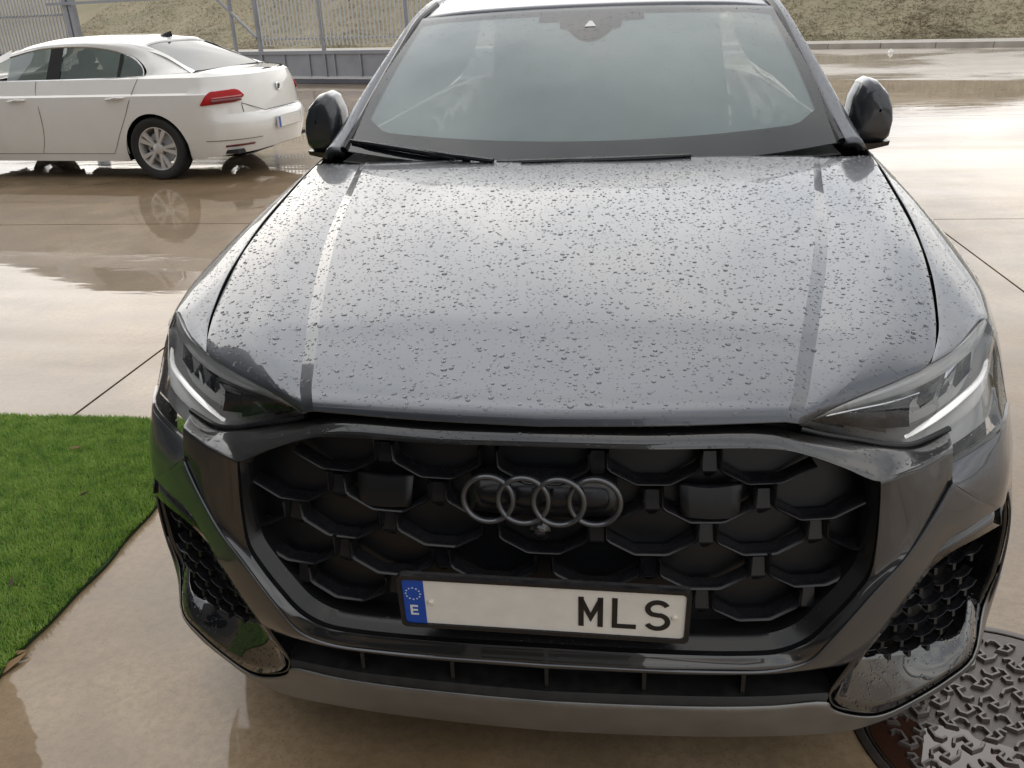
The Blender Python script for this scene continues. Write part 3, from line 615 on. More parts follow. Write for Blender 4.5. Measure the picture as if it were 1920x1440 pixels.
def letter(name, lines): strokes('plate_letter', lines, lw, -.0036, -.0021, 'plate_black', PM, plate)
mX = .0896; letter('letter_m', [[(mX-.0175, -H), (mX-.0175, H-.001)], [(mX+.0175, -H), (mX+.0175, H-.001)], [(mX-.0180, H-.006), (mX, -.014), (mX+.0180, H-.006)]])
lX = .1495; letter('letter_l', [[(lX-.0165, H), (lX-.0165, -H+lw), (lX+.0225, -H+lw)]])
sX = .2095; sr = .0158
pts = arc(sX, H-sr-.004, sr, 25, 250, 16, 1.12)[:-1] + [(sX+.002, .0005)] + arc(sX, -H+sr+.005, sr+.001, 70, -155, 16, 1.12)
letter('letter_s', [pts])
for x, z in ((-.208, -.001), (.240, -.003)):
    obj('rivet', xf(xf(lathe([(0, -.005), (.004, -.0045), (.0062, -.002), (.0066, 0)], 'Y', 16), Matrix.Translation((x, -.002, z))), PM), 'rivet_cream', plate)

# body coloured bumper: fin between surround and air intakes, running down into the lower lip
c0 = [P(.724,.80,-.013), P(.704,.764,-.014), P(.682,.727,-.0145), P(.646,.67,-.0145), P(.604,.621,-.0145), P(.561,.561,-.0145), P(.529,.512,-.0145), P(.497,.465,-.0145), P(.44,.4435,-.0145), P(.318,.4425,-.0145), P(0,.4505,-.0145)]
c1 = [P(.795,.742,-.004), P(.748,.731,-.006), P(.710,.705,-.008), P(.672,.655,-.008), P(.634,.604,-.008), P(.596,.545,-.008), P(.564,.492,-.008), P(.537,.447,-.006), P(.468,.430,-.006), P(.318,.428,-.006), P(0,.434,-.006)]
c2 = [P(.858,.700,.002), P(.790,.697,.0), P(.737,.683,.0), P(.698,.638,.0), P(.663,.586,.0), P(.63,.528,.0), P(.599,.465,.002), P(.577,.424,.012), P(.49,.412,.016), P(.318,.409,.016), P(0,.413,.016)]
c3 = [(q[0], q[1] + .03, q[2] - .004) for q in c2]
cc = loft([c0, c1, c2], 5, 3); cu = loft([c2, c3], 5, 1)
t0 = [P(.724,.80,-.013), P(.795,.742,-.004), P(.858,.700,.002), (.905,.292,.684), (.938,.360,.682), (.957,.44,.681), (.968,.515,.68)]
t1 = [P(.727,.809,0), P(.793,.790,-.002), P(.858,.770,-.002), (.903,.308,.764), (.932,.378,.752), (.951,.442,.728), (.9635,.514,.697)]
t2 = [P(.730,.817,.014), P(.79,.833,.012), P(.845,.845,.010), (.897,.346,.843), (.924,.400,.806), (.945,.455,.762), (.960,.514,.713)]
ct = loft([t0, t1, t2], 5, 3)
s0 = [(.905,.292,.684), (.925,.305,.63), (.936,.313,.57), (.940,.318,.49), (.938,.325,.41), (.929,.335,.345), (.915,.345,.30)]
s1 = [(.938,.360,.680), (.950,.366,.63), (.957,.37,.57), (.961,.375,.49), (.960,.38,.41), (.953,.39,.33), (.940,.395,.265)]
s2 = [(.968,.515,.68), (.975,.51,.62), (.978,.502,.56), (.98,.497,.49), (.98,.497,.41), (.975,.50,.33), (.965,.51,.265)]
cs = loft([s0, s1, s2], 4, 3)
bump_vf = merge([cc, cu, ct, cs]); bump_vf = merge([bump_vf, mirror(bump_vf)])
obj('front_bumper', bump_vf, 'grey_paint', suv, sharp=30, solid=.004, bevel=.0015, face_to=EYE)
DROPS.append((merge([ct, cs, mirror(ct), mirror(cs)]), 'bumper', 9000, .0009, .0022)); DROPS.append((merge([cc, mirror(cc)]), 'bumper', 350, .0006, .0014))

# lower air slot with ribs
w0 = rail([(0,.413),(.2,.409),(.38,.410),(.49,.412),(.58,.424)], .046); w1 = rail([(0,.418),(.2,.414),(.38,.415),(.49,.417),(.6,.43)], .15)
w2 = rail([(0,.33),(.2,.328),(.38,.326),(.49,.325),(.60,.33)], .15); w3 = rail([(0,.334),(.2,.332),(.38,.330),(.46,.329),(.562,.330)], .012); w4 = rail([(0,.316),(.2,.313),(.38,.313),(.46,.312),(.556,.314)], .0)
sv = merge([loft([w0, w1], 4, 1), loft([w1, w2], 4, 2)])
lg = obj('lower_grille', merge([sv, mirror(sv)]), 'void_black', suv, face_to=EYE)
lv = loft([w2, w3, w4], 4, 2); obj('slot_ledge', merge([lv, mirror(lv)]), 'black_plastic', suv, face_to=EYE, sharp=40)
for x in (-.39, -.195, 0, .195, .39):
    y0 = S(x, .37, .03); obj('rib', box(x-.004, x+.004, y0, y0+.09, .327, .418), 'satin_black', lg, smooth=False)

# silver splitter
sp0 = rail([(0,.316,0),(.153,.313,0),(.328,.313,0),(.45,.312,0),(.556,.314,0),(.573,.287,0),(.611,.259,0),(.665,.237,0),(.70,.236,.002),(.748,.255,.004),(.826,.287,.006),(.880,.318,.006)]) + [(.925,.322,.375), (.940,.328,.46)]
sp1 = rail([(0,.255,.0),(.154,.253,0),(.338,.253,0),(.45,.252,0),(.54,.252,.002),(.577,.238,.002),(.622,.226,.002),(.672,.217,.003),(.703,.22,.004),(.753,.241,.006),(.833,.268,.006),(.890,.297,.006)]) + [(.936,.326,.355), (.949,.332,.46)]
sp2 = rail([(0,.198,.004),(.154,.196,.004),(.338,.196,.004),(.45,.194,.004),(.535,.192,.004),(.585,.191,.004),(.635,.193,.004),(.680,.203,.004),(.710,.209,.006),(.762,.229,.010),(.842,.250,.010),(.900,.280,.010)]) + [(.944,.335,.335), (.957,.345,.46)]
sp3 = [(q[0]*.985, q[1] + .07, q[2] + .004) for q in sp2]
sa = loft([sp0, sp1, sp2], 4, 3); sb = loft([sp2, sp3], 4, 1); spv = merge([sa, sb])
obj('splitter', merge([spv, mirror(spv)]), 'splitter_silver', suv, sharp=30, solid=.003, face_to=EYE)
u0 = sp3; u1 = [(q[0]*.9, max(q[1], .45) + .25, .20) for q in sp3]
uv = loft([u0, u1], 2, 1); obj('undertray', merge([uv, mirror(uv), box(-.86, .86, .75, 4.75, .21, .24)]), 'void_black', suv, smooth=False)

# side air intakes
for s in (1, -1):
    q = (lambda v: v) if s > 0 else mirror
    OUT = [P(.860,.699,.004), P(.790,.696,.002), P(.737,.682,.002), P(.698,.637,.002), P(.663,.585,.002), P(.63,.527,.002), P(.599,.464,.004), P(.576,.40,.008), P(.560,.327,.008), P(.575,.291,.004), P(.612,.262,.004), P(.665,.240,.004), P(.70,.239,.006), P(.748,.258,.008), P(.826,.290,.010), P(.880,.321,.010), (.922,.324,.378), (.935,.322,.46), (.937,.318,.56), (.926,.308,.628), (.902,.292,.680)]
    INN = [P(.862,.664,-.006), P(.800,.668,-.010), P(.745,.658,-.008), P(.714,.620,.010), P(.681,.568,.012), P(.648,.509,.012), P(.617,.449,.012), P(.592,.388,.010), P(.570,.322,.012), P(.582,.288,.008), P(.616,.266,.006), P(.666,.244,.006), P(.700,.243,.008), P(.746,.261,.010), P(.822,.294,.012), P(.876,.326,.012), (.914,.328,.382), (.924,.328,.46), (.925,.324,.56), (.914,.316,.620), (.892,.298,.662)]
    ring = loft([OUT, INN], 3, 2, lin_v=True)
    intake = obj('air_intake', q(ring), 'gloss_black', suv, sharp=25, solid=.003, face_to=EYE)
    # closing strip between last and first outline points
    obj('bezel_end', q(loft([[OUT[-1], OUT[0]], [INN[-1], INN[0]]], 1, 2)), 'gloss_black', intake, face_to=EYE, solid=.003)
    BK = [(a[0]*.985 - .006, a[1] + .075, a[2]*.97 + .014) for a in INN]
    wl = loft([INN, BK], 3, 1); obj('intake_wall', q(wl), 'satin_black', intake, sharp=40)
    # back panel
    cen = tuple(np.mean(np.array(BK), axis=0)); nB = len(BK)
    obj('back_panel', q((np.array(BK + [cen]), [(i, (i+1) % nB, nB) for i in range(nB)])), 'satin_black', intake, smooth=False, face_to=EYE)
    # lower blade, tilted up to the sky
    b0 = [P(.574,.312,.006), P(.590,.290,.004), P(.620,.268,.003), P(.667,.248,.002), P(.698,.247,.003), P(.745,.264,.005), P(.820,.298,.007), P(.872,.330,.008)] + [(.912,.324,.39)]
    b1 = [P(.604,.385,.050), P(.622,.384,.066), P(.648,.380,.076), P(.690,.374,.082), P(.718,.370,.082), P(.758,.364,.080), P(.812,.364,.070), P(.852,.380,.055)] + [(.896,.350,.42)]
    bm_ = [tuple((np.array(a) + np.array(b))/2 + np.array((0, -.004, .002))) for a, b in zip(b0, b1)]
    bv = loft([b0, bm_, b1], 4, 3); obj('intake_blade', q(bv), 'piano_black', intake, sharp=40, solid=.004, face_to=EYE)
    DROPS.append((q(bv), 'blade', 8000, .0015, .0055))
    # honeycomb scales
    mini = ribbon([(-.026,.010),(-.022,.003),(-.012,-.001),(.002,-.001),(.014,.003),(.024,.013)], [(-.0016,.02),(-.0013,.002),(0,0),(.0014,.002),(.0016,.02)])
    stem = box(-.0035, .0035, .004, .02, -.018, .0)
    M_m = mesh('honeycomb_cell', merge([mini, stem]) if s > 0 else mirror(merge([mini, stem])), 'satin_black', sharp=40)
    for (x, z) in [(.762,.625),(.810,.632),(.748,.590),(.790,.586),(.832,.588),(.722,.552),(.768,.546),(.812,.545),(.704,.512),(.748,.506),(.792,.505),(.832,.508),(.682,.472),(.726,.465),(.770,.464),(.812,.466),(.662,.432),(.704,.425),(.748,.424),(.792,.426),(.684,.392),(.728,.388),(.770,.390)]:
        y = S(x, z, .048); sl = (S(x+.02, z) - S(x-.02, z)) / .04
        link('honeycomb_cell', M_m, intake, (s*x - SB[0], y - SB[1], z), (rad(-8), 0, s*math.atan(sl)*.8))
# headlights
HT = [(.452,.090,.918), (.500,.108,.939), (.562,.144,.953), (.627,.180,.966), (.694,.228,.978), (.756,.284,.988), (.803,.342,.996), (.838,.394,1.001), (.856,.420,1.003)]
HB = [P(.454,.908,.030), P(.500,.892,.040), P(.560,.876,.048), P(.612,.861,.052), P(.662,.853,.052), P(.695,.857,.052), P(.737,.870,.044), P(.80,.900,.03), (.873,.402,.966)]
# lower outer corner of the lens, outboard of the notch
LC0 = [P(.737,.870,.044), P(.80,.900,.03), (.842,.345,.935), (.873,.402,.966)]
LC1 = [P(.734,.846,.028), P(.795,.866,.022), (.848,.305,.889), (.887,.384,.912)]
LC2 = [P(.731,.821,.018), P(.790,.837,.016), P(.845,.850,.014), (.8965,.351,.850)]
def seg(a, b, t): return tuple(np.array(a)*(1-t) + np.array(b)*t)
for s in (1, -1):
    q = (lambda v: v) if s > 0 else mirror
    bulge = [seg(a, b, .5) for a, b in zip(HT, HB)]; bulge = [(x*1.004, y - .006, z + .004) for x, y, z in bulge]
    lens = merge([loft([HT, bulge, HB], 4, 4), loft([LC0, LC1, LC2], 4, 3)])
    DROPS.append((q(lens), 'lens', 12000, .0009, .0022))
    back = [(x*.985, y + .055, z - .006) for x, y, z in bulge]
    hl = obj('headlight', q(merge([loft([HT, [(a[0]*.99, a[1]+.05, a[2]-.012) for a in HT]], 4, 1), loft([[(a[0]*.99, a[1]+.05, a[2]-.012) for a in HT], back, [(a[0]*.985, a[1]+.055, a[2]+.004) for a in HB]], 4, 2), loft([[(a[0]*.985, a[1]+.055, a[2]+.004) for a in HB], HB], 4, 1), loft([[(a[0]*.985, a[1]+.03, a[2]) for a in LC0], [(a[0]*.985, a[1]+.03, a[2]) for a in LC1], [(a[0]*.985, a[1]+.03, a[2]) for a in LC2]], 4, 2)])), 'lamp_grey' , suv, sharp=40, face_to=EYE)
    obj('lens', q(lens), 'lens_clear', hl, sharp=50, face_to=EYE)
    # bright trim under the upper edge
    ch0 = [seg(a, b, .04) for a, b in zip(HT, HB)]; ch1 = [seg(a, b, .27) for a, b in zip(HT, HB)]
    obj('upper_trim', q(loft([[(x, y+.006, z) for x, y, z in ch0], [(x, y+.007, z) for x, y, z in ch1]], 4, 1)), 'lamp_silver', hl, face_to=EYE, solid=.003)
    # dark wedge with its inner trim line
    we0 = [seg(a, b, .42) for a, b in zip(HT[1:5], HB[1:5])]; we1 = [seg(a, b, .86) for a, b in zip(HT[1:5], HB[1:5])]
    obj('lamp_cell', q(loft([[(x, y+.020, z) for x, y, z in we0], [(x, y+.045, z) for x, y, z in [seg(a, b, .5) for a, b in zip(we0, we1)]], [(x, y+.022, z) for x, y, z in we1]], 3, 2)), 'lamp_dark', hl, sharp=40, face_to=EYE)
    obj('inner_trim', q(tube([(x, y+.016, z) for x, y, z in cr([seg(a, b, .40) for a, b in zip(HT[1:5], HB[1:5])], 4)], .0022, 6)), 'chrome', hl)
    # square lamp modules
    for k, t0 in enumerate((4.35, 5.25, 6.1)):
        i = int(t0); f = t0 - i
        def hp(tt, v): i = int(tt); f = tt - i; return np.array(seg(seg(HT[i], HT[i+1], f), seg(HB[i], HB[i+1], f), v))
        c4 = [hp(t0, .32), hp(t0+.62, .34), hp(t0+.62, .62), hp(t0, .66)]
        V = [tuple(p + np.array((0, .022, 0))) for p in c4] + [tuple(p + np.array((0, .045, 0))) for p in c4]
        cm = tuple(np.mean([np.array(v) for v in V[:4]], axis=0) + np.array((0, .012, 0))); V.append(cm)
        F = [(0,1,5,4),(1,2,6,5),(2,3,7,6),(3,0,4,7),(0,1,8),(1,2,8),(2,3,8),(3,0,8)]
        obj('lamp_module', q((np.array(V), F)), 'lamp_dark' if k % 2 == 0 else 'chrome', hl, smooth=False)
    # daytime running light bar
    d_ = [(.864,.395,.945), P(.818,.926,.044), P(.766,.905,.050), P(.716,.886,.054), P(.674,.869,.058), P(.654,.861,.060)]
    wds = [.003, .0085, .0095, .009, .007, .003]
    dc = cr(d_, 4); wc = np.interp(np.linspace(0, 5, len(dc)), range(6), wds)
    up_ = [(p[0] - .15*w_, p[1]-.001, p[2]+w_) for p, w_ in zip(dc, wc)]; mi = [(p[0], p[1]-.006, p[2]) for p in dc]; lo = [(p[0], p[1]+.001, p[2]-w_) for p, w_ in zip(dc, wc)]
    obj('daytime_light', q(loft([up_, mi, lo], 1, 2)), 'drl_white', hl, sharp=50, face_to=EYE, solid=.006)
    # black rim under the lens
    obj('lens_rim', q(tube(cr([(x, y-.002, z-.002) for x, y, z in HB[:7]], 4), .0055, 8)), 'satin_black', hl)
    obj('lower_rim', q(tube(cr([(x, y-.001, z-.004) for x, y, z in LC2], 4), .0065, 8)), 'gloss_black', hl)

# wings (front fenders)
W0 = [(.698,.2285,.983), (.744,.345,1.002), (.763,.42,1.018), (.791,.55,1.041), (.816,.70,1.060), (.844,.92,1.087), (.865,1.16,1.111), (.885,1.41,1.133), (.893,1.62,1.150)]
W1 = [(.756,.286,.989), (.793,.365,1.004), (.818,.44,1.015), (.848,.57,1.030), (.875,.71,1.043), (.903,.93,1.064), (.918,1.16,1.084), (.924,1.41,1.104), (.928,1.62,1.116)]
W2 = [(.856,.421,1.0025), (.868,.448,1.002), (.885,.50,1.001), (.918,.615,1.001), (.945,.75,1.001), (.962,.93,1.012), (.959,1.16,1.034), (.953,1.41,1.054), (.951,1.62,1.064)]
W3 = [(.877,.405,.960), (.896,.445,.955), (.916,.515,.958), (.944,.635,.955), (.965,.77,.951), (.980,.95,.957), (.974,1.16,.973), (.967,1.41,.985), (.966,1.62,.99)]
W4 = [(.899,.353,.849), (.9255,.403,.810), (.9465,.458,.766), (.9615,.517,.717), (.975,.65,.73), (.985,.93,.83), (.980,1.19,.745), (.976,1.33,.60), (.976,1.62,.52)]
for s in (1, -1):
    q = (lambda v: v) if s > 0 else mirror
    wv = loft([W0, W1, W2, W3, W4], 5, 4)
    obj('wing', q(wv), 'grey_paint', suv, sharp=60, solid=.004, bevel=.002, face_to=(s*8, .5, 2))
    DROPS.append((q(loft([W0, W1, W2, W3], 4, 3)), 'wing', 9000, .0010, .0032))
    # side of the body: doors and quarter
    def side(rows, name, solid=.004): return obj(name, q(loft(rows, 4, 4)), 'grey_paint', suv, sharp=50, solid=solid, bevel=.003, face_to=(s*8, 2, 1))
    def col(y0, y1, n=4): return np.linspace(y0, y1, n)
    for nm, ya, yb in (('front_door', 1.628, 2.74), ('rear_door', 2.748, 3.62)):
        Y = col(ya, yb)
        side([[(.895 - .004*(y-1.6), y, 1.150 + .012*(y-1.6)) for y in Y], [(.952, y, 1.064) for y in Y], [(.972, y, .99) for y in Y], [(.955, y, .80) for y in Y], [(.975, y, .52) for y in Y], [(.955, y, .30) for y in Y]], nm)
    Y = [3.628, 3.72, 3.86, 3.93, 4.1, 4.3, 4.37, 4.5, 4.7, 4.86]
    arch = [.30 if abs(y-3.925) > .44 else .385 + math.sqrt(max(0, .44**2 - (y-3.925)**2)) for y in Y]
    arch = [.62, .77, .823, .825, .79, .62, .45, .36, .36, .40]
    tw = [0, 0, 0, 0, 0, .01, .015, .03, .07, .16]
    side([[(.885 - t, y, 1.175) for y, t in zip(Y, tw)], [(.96 - t, y, 1.06) for y, t in zip(Y, tw)], [(.985 - t, y, .95) for y, t in zip(Y, tw)], [(.985 - t, y, a) for y, t, a in zip(Y, tw, arch)]], 'rear_quarter')
    obj('sill', q(box(.80, .945, 1.40, 3.50, .22, .32)), 'black_plastic', suv, smooth=False, bevel=.02)
    # side glazing
    gl = [[(.892, 1.70, 1.155), (.885, 2.2, 1.165), (.88, 2.9, 1.178), (.872, 3.6, 1.19), (.86, 4.0, 1.20)], [(.79, 1.98, 1.34), (.765, 2.4, 1.42), (.75, 2.9, 1.44), (.745, 3.6, 1.42), (.75, 3.95, 1.36)], [(.705, 2.34, 1.555), (.685, 2.6, 1.600), (.665, 2.95, 1.625), (.665, 3.6, 1.60), (.685, 3.85, 1.52)]]
    obj('side_window', q(loft(gl, 3, 3)), 'side_glass', suv, face_to=(s*8, 2, 1))
    # A pillar and roof side rail
    pil = [(.893, 1.60, 1.150), (.868, 1.70, 1.205), (.815, 1.90, 1.325), (.762, 2.10, 1.436), (.716, 2.30, 1.532), (.69, 2.50, 1.596), (.67, 2.9, 1.638), (.668, 3.5, 1.625), (.70, 4.2, 1.50)]
    pin = [(.812, 1.575, 1.176), (.795, 1.66, 1.222), (.760, 1.87, 1.338), (.722, 2.08, 1.452), (.690, 2.29, 1.553), (.655, 2.50, 1.612), (.62, 2.9, 1.655), (.62, 3.5, 1.645), (.65, 4.2, 1.52)]
    pmid = [tuple(np.array(seg(a, b, .45)) + np.array((.010, -.008, .016))) for a, b in zip(pil, pin)]
    pv_ = loft([pil, pmid, pin], 5, 3); obj('roof_pillar', q(pv_), 'grey_paint', suv, sharp=60, solid=.03, face_to=(s*6, -2, 6))
    DROPS.append((q(pv_), 'pillar', 12000, .0011, .0032))
    obj('pillar_trim', q(tube(cr([tuple(np.array(p) + np.array((-.006, -.004, .002))) for p in pin[:6]], 5), .013, 8)), 'satin_black', suv)

# roof
rf = [[(0,2.225,1.590),(.3,2.24,1.587),(.55,2.285,1.576),(.688,2.30,1.557)], [(0,2.42,1.630),(.3,2.43,1.627),(.52,2.46,1.618),(.655,2.50,1.613)], [(0,2.8,1.672),(.3,2.8,1.670),(.5,2.82,1.664),(.622,2.85,1.652)], [(0,3.5,1.690),(.3,3.5,1.686),(.5,3.5,1.675),(.62,3.5,1.645)], [(0,4.25,1.58),(.3,4.25,1.576),(.5,4.25,1.56),(.648,4.2,1.52)]]
rv = loft(both(rf), 4, 4); obj('roof', rv, 'grey_paint', suv, sharp=50, solid=.02, face_to=(0, 2, 8)); DROPS.append((rv, 'roof', 2500, .0010, .0028))
# tail
tl = [[(0,4.25,1.58),(.4,4.25,1.57),(.65,4.2,1.52)], [(0,4.72,1.20),(.4,4.70,1.20),(.74,4.60,1.19)], [(0,4.93,1.02),(.45,4.90,1.02),(.79,4.80,1.02)], [(0,4.96,.6),(.45,4.94,.6),(.83,4.84,.6)], [(0,4.90,.3),(.45,4.88,.3),(.80,4.80,.3)]]
obj('tailgate', loft(both(tl), 4, 3), 'grey_paint', suv, sharp=50, face_to=(0, 9, 1))

# windscreen, its black border and what shows through it
def ws(u, v, off=0.0):
    b = np.array((.803*u, 1.40 + .170*u*u, 1.136 + .040*u*u)); t = np.array((.680*u, 2.215 + .09*u*u, 1.586 - .020*u*u))
    p = b*(1-v) + t*v; nrm = np.array((.10*u, -.48, .86)); return tuple(p + nrm*(.020*4*v*(1-v) + off))
U_ = np.linspace(-1, 1, 25); V_ = np.linspace(0, 1, 13)
wsv = (np.array([ws(u, v) for v in V_ for u in U_]), grid_faces(25, 13))
wind = obj('windscreen', wsv, 'windscreen_glass', suv, sharp=80, face_to=EYE)
def strip(f0, f1, n=48, k=3): return loft([[ws(*f0(t), -.004) for t in np.linspace(0, 1, n)], [ws(*f1(t), -.004) for t in np.linspace(0, 1, n)]], 1, k)
mat('frit', (0.022, 0.023, 0.027), 0.35)
hb = .135
bord = [strip(lambda t: (-1+2*t, 0), lambda t: ((-1+2*t)*.955, hb + .07*max(0, abs(-1+2*t)-.9)/.1)),
        strip(lambda t: (-1, t), lambda t: (-.955 + .018*0, hb + .07 + t*(.93-hb-.07))), strip(lambda t: (1, t), lambda t: (.955, hb + .07 + t*(.93-hb-.07))),
        strip(lambda t: (-1+2*t, 1), lambda t: ((-1+2*t)*.955, .955 - .025*max(0, abs(-1+2*t)-.9)/.1))]
obj('windscreen_border', merge(bord), 'frit', wind, face_to=EYE)
obj('sheen_film', (np.array([ws(u, v, -.010) for v in np.linspace(.03, .99, 13) for u in U_*.985]), grid_faces(25, 13)), 'painted_sheen', wind, face_to=EYE)  # sky sheen put into a pale sheet behind the glass
def cam_edge(t):
    u = -.28 + .56*t; a = abs(u)
    return (u, .955 - (.115 if a < .16 else .055) - (.10*(1 - (a/.12)**2) if a < .12 else 0))
obj('sensor_cover', strip(lambda t: (-.28+.56*t, .97), cam_edge, 60, 2), 'frit', wind, face_to=EYE)
tri = [ws(-.030, .835, .002), ws(.030, .835, .002), ws(.008, .880, .002), ws(-.008, .880, .002)]
obj('sensor_window', (np.array(tri), [(0,1,2,3)]), 'lamp_grey', wind, smooth=False)
DROPS.append(((np.array([ws(u, v) for v in np.linspace(.1, .97, 12) for u in U_*.97]), grid_faces(25, 12)), 'glass', 4200, .0010, .0040))
for (u0, v0, u1, v1, su, sv_) in ((-.985, .050, -.44, .018, -.55, .012), (.42, .026, -.33, .016, .10, .02)):
    wp = obj('wiper', tube([ws(u0 + (u1-u0)*t, v0 + (v1-v0)*t, .007 + .006*math.sin(math.pi*t)) for t in np.linspace(0, 1, 14)], [.006]*2 + [.009]*10 + [.006]*2, 8), 'satin_black', suv)
    obj('wiper_arm', tube([ws(u1 + .10 + ((u0+u1)/2 - u1 - .10)*t, .004 + ((v0+v1)/2 + .004)*t, .020 - .006*t) for t in np.linspace(0, 1, 10)], [.008]*4 + [.006]*6, 8), 'satin_black', wp)
# plenum behind the bonnet
cw = [[(x, 1.43 + .10*(x/.8)**2, 1.125 + .02*(x/.8)**2) for x in np.linspace(-.8, .8, 9)], [(x, 1.62 + .10*(x/.8)**2, 1.135 + .02*(x/.8)**2) for x in np.linspace(-.8, .8, 9)]]
obj('scuttle', loft(cw, 2, 1), 'black_plastic', suv, face_to=(0, 0, 9))
# cabin
db = [[(x, 1.60 + .05*x*x, 1.10) for x in np.linspace(-.74, .74, 9)], [(x, 1.85, 1.155 + (.03 if x > .15 else 0)) for x in np.linspace(-.74, .74, 9)], [(x, 2.10, 1.13) for x in np.linspace(-.74, .74, 9)], [(x, 2.15, .80) for x in np.linspace(-.74, .74, 9)]]
dash = obj('dashboard', loft(db, 3, 3), 'dash_dark', suv, face_to=(0, 1, 4))
obj('instrument_hood', loft([[(.40+.19*math.cos(a), 1.93 + .10*k, 1.155 + (.075 - .02*k)*math.sin(a)) for a in np.linspace(0, math.pi, 13)] for k in range(3)], 2, 2), 'dash_dark', dash)
swm = Matrix.Translation((.40, 2.20, 1.12)) @ Matrix.Rotation(rad(-25), 4, 'X')
sw = obj('steering_wheel', xf(tube([(.185*math.cos(a), 0, .185*math.sin(a)) for a in np.linspace(0, 2*math.pi, 33)[:-1]], .016, 8, closed=True), swm), 'cloth_dark', suv)
obj('wheel_hub', xf(box(-.07, .07, -.02, .03, -.05, .05), swm), 'cloth_dark', sw, smooth=False, bevel=.015); obj('wheel_spoke', xf(box(-.17, .17, -.005, .015, -.015, .02), swm), 'cloth_dark', sw, smooth=False)
for x in (-.38, .38):
    st = obj('seat', loft([[(x + .24*math.cos(a)*(1 if k < 3 else .8), 2.75 + .10*k + .09*math.sin(a), .62 + .16*k) for a in np.linspace(0, 2*math.pi, 17)] for k in range(5)], 1, 2), 'cloth_dark', suv)
    obj('headrest', loft([[(x + .13*r*math.cos(a), 3.18 + .05*r*math.sin(a), z) for a in np.linspace(0, 2*math.pi, 17)] for z, r in ((1.30, .5), (1.33, 1), (1.45, 1), (1.48, .5))], 1, 2), 'cloth_dark', st)
obj('cabin_floor', box(-.88, .88, 1.5, 4.6, .40, .44), 'cloth_dark', suv, smooth=False)
obj('rear_mirror', loft([[(.13*r*math.cos(a), 2.10 + .012*k, 1.495 + .035*r*math.sin(a)) for a in np.linspace(0, 2*math.pi, 21)] for k, r in ((0, .9), (1, 1), (2, 1), (3, .8))], 1, 1), 'cloth_dark', suv)

# door mirrors
for s in (1, -1):
    q = (lambda v: v) if s > 0 else mirror
    def mring(sc, y, dx=0, dz=0):
        pr = [(.874,1.150),(.868,1.215),(.876,1.285),(.896,1.332),(.918,1.345),(.948,1.338),(.982,1.306),(1.004,1.255),(1.012,1.205),(1.006,1.155),(.985,1.138),(.93,1.135)]
        cx, cz = .94, 1.235; p = [(cx + (a-cx)*sc + dx, y, cz + (b-cz)*sc + dz) for a, b in pr]; return cr(p + [p[0]], 3, True)
    V = [mring(.05, 1.748, .018, .012), mring(.42, 1.751, .014, .008), mring(.74, 1.757, .008, .004), mring(.94, 1.778), mring(1.0, 1.81), mring(1.0, 1.88), mring(.93, 1.90)]
    mv = loft(V, 1, 3); mir = obj('door_mirror', q(mv), 'mirror_grey', suv, sharp=60, face_to=(s*.94, -5, 1.3))
    DROPS.append((q(loft(V[:5], 1, 2)), 'mirror', 12000, .0011, .0030))
    obj('mirror_glass', q((np.array([tuple(p) for p in mring(.90, 1.897)[:-1]]), [tuple(range(36))])), 'chrome', mir, smooth=False)
    obj('mirror_base', q(loft([[(.885, 1.70, 1.150), (.885, 1.83, 1.150), (.885, 1.86, 1.120), (.885, 1.72, 1.118), (.885, 1.70, 1.150)], [(.95, 1.75, 1.142), (.95, 1.86, 1.142), (.95, 1.87, 1.122), (.95, 1.76, 1.122), (.95, 1.75, 1.142)], [(1.008, 1.775, 1.146), (1.008, 1.88, 1.146), (1.008, 1.88, 1.130), (1.008, 1.785, 1.130), (1.008, 1.775, 1.146)]], 1, 2)), 'satin_black', mir, sharp=40)

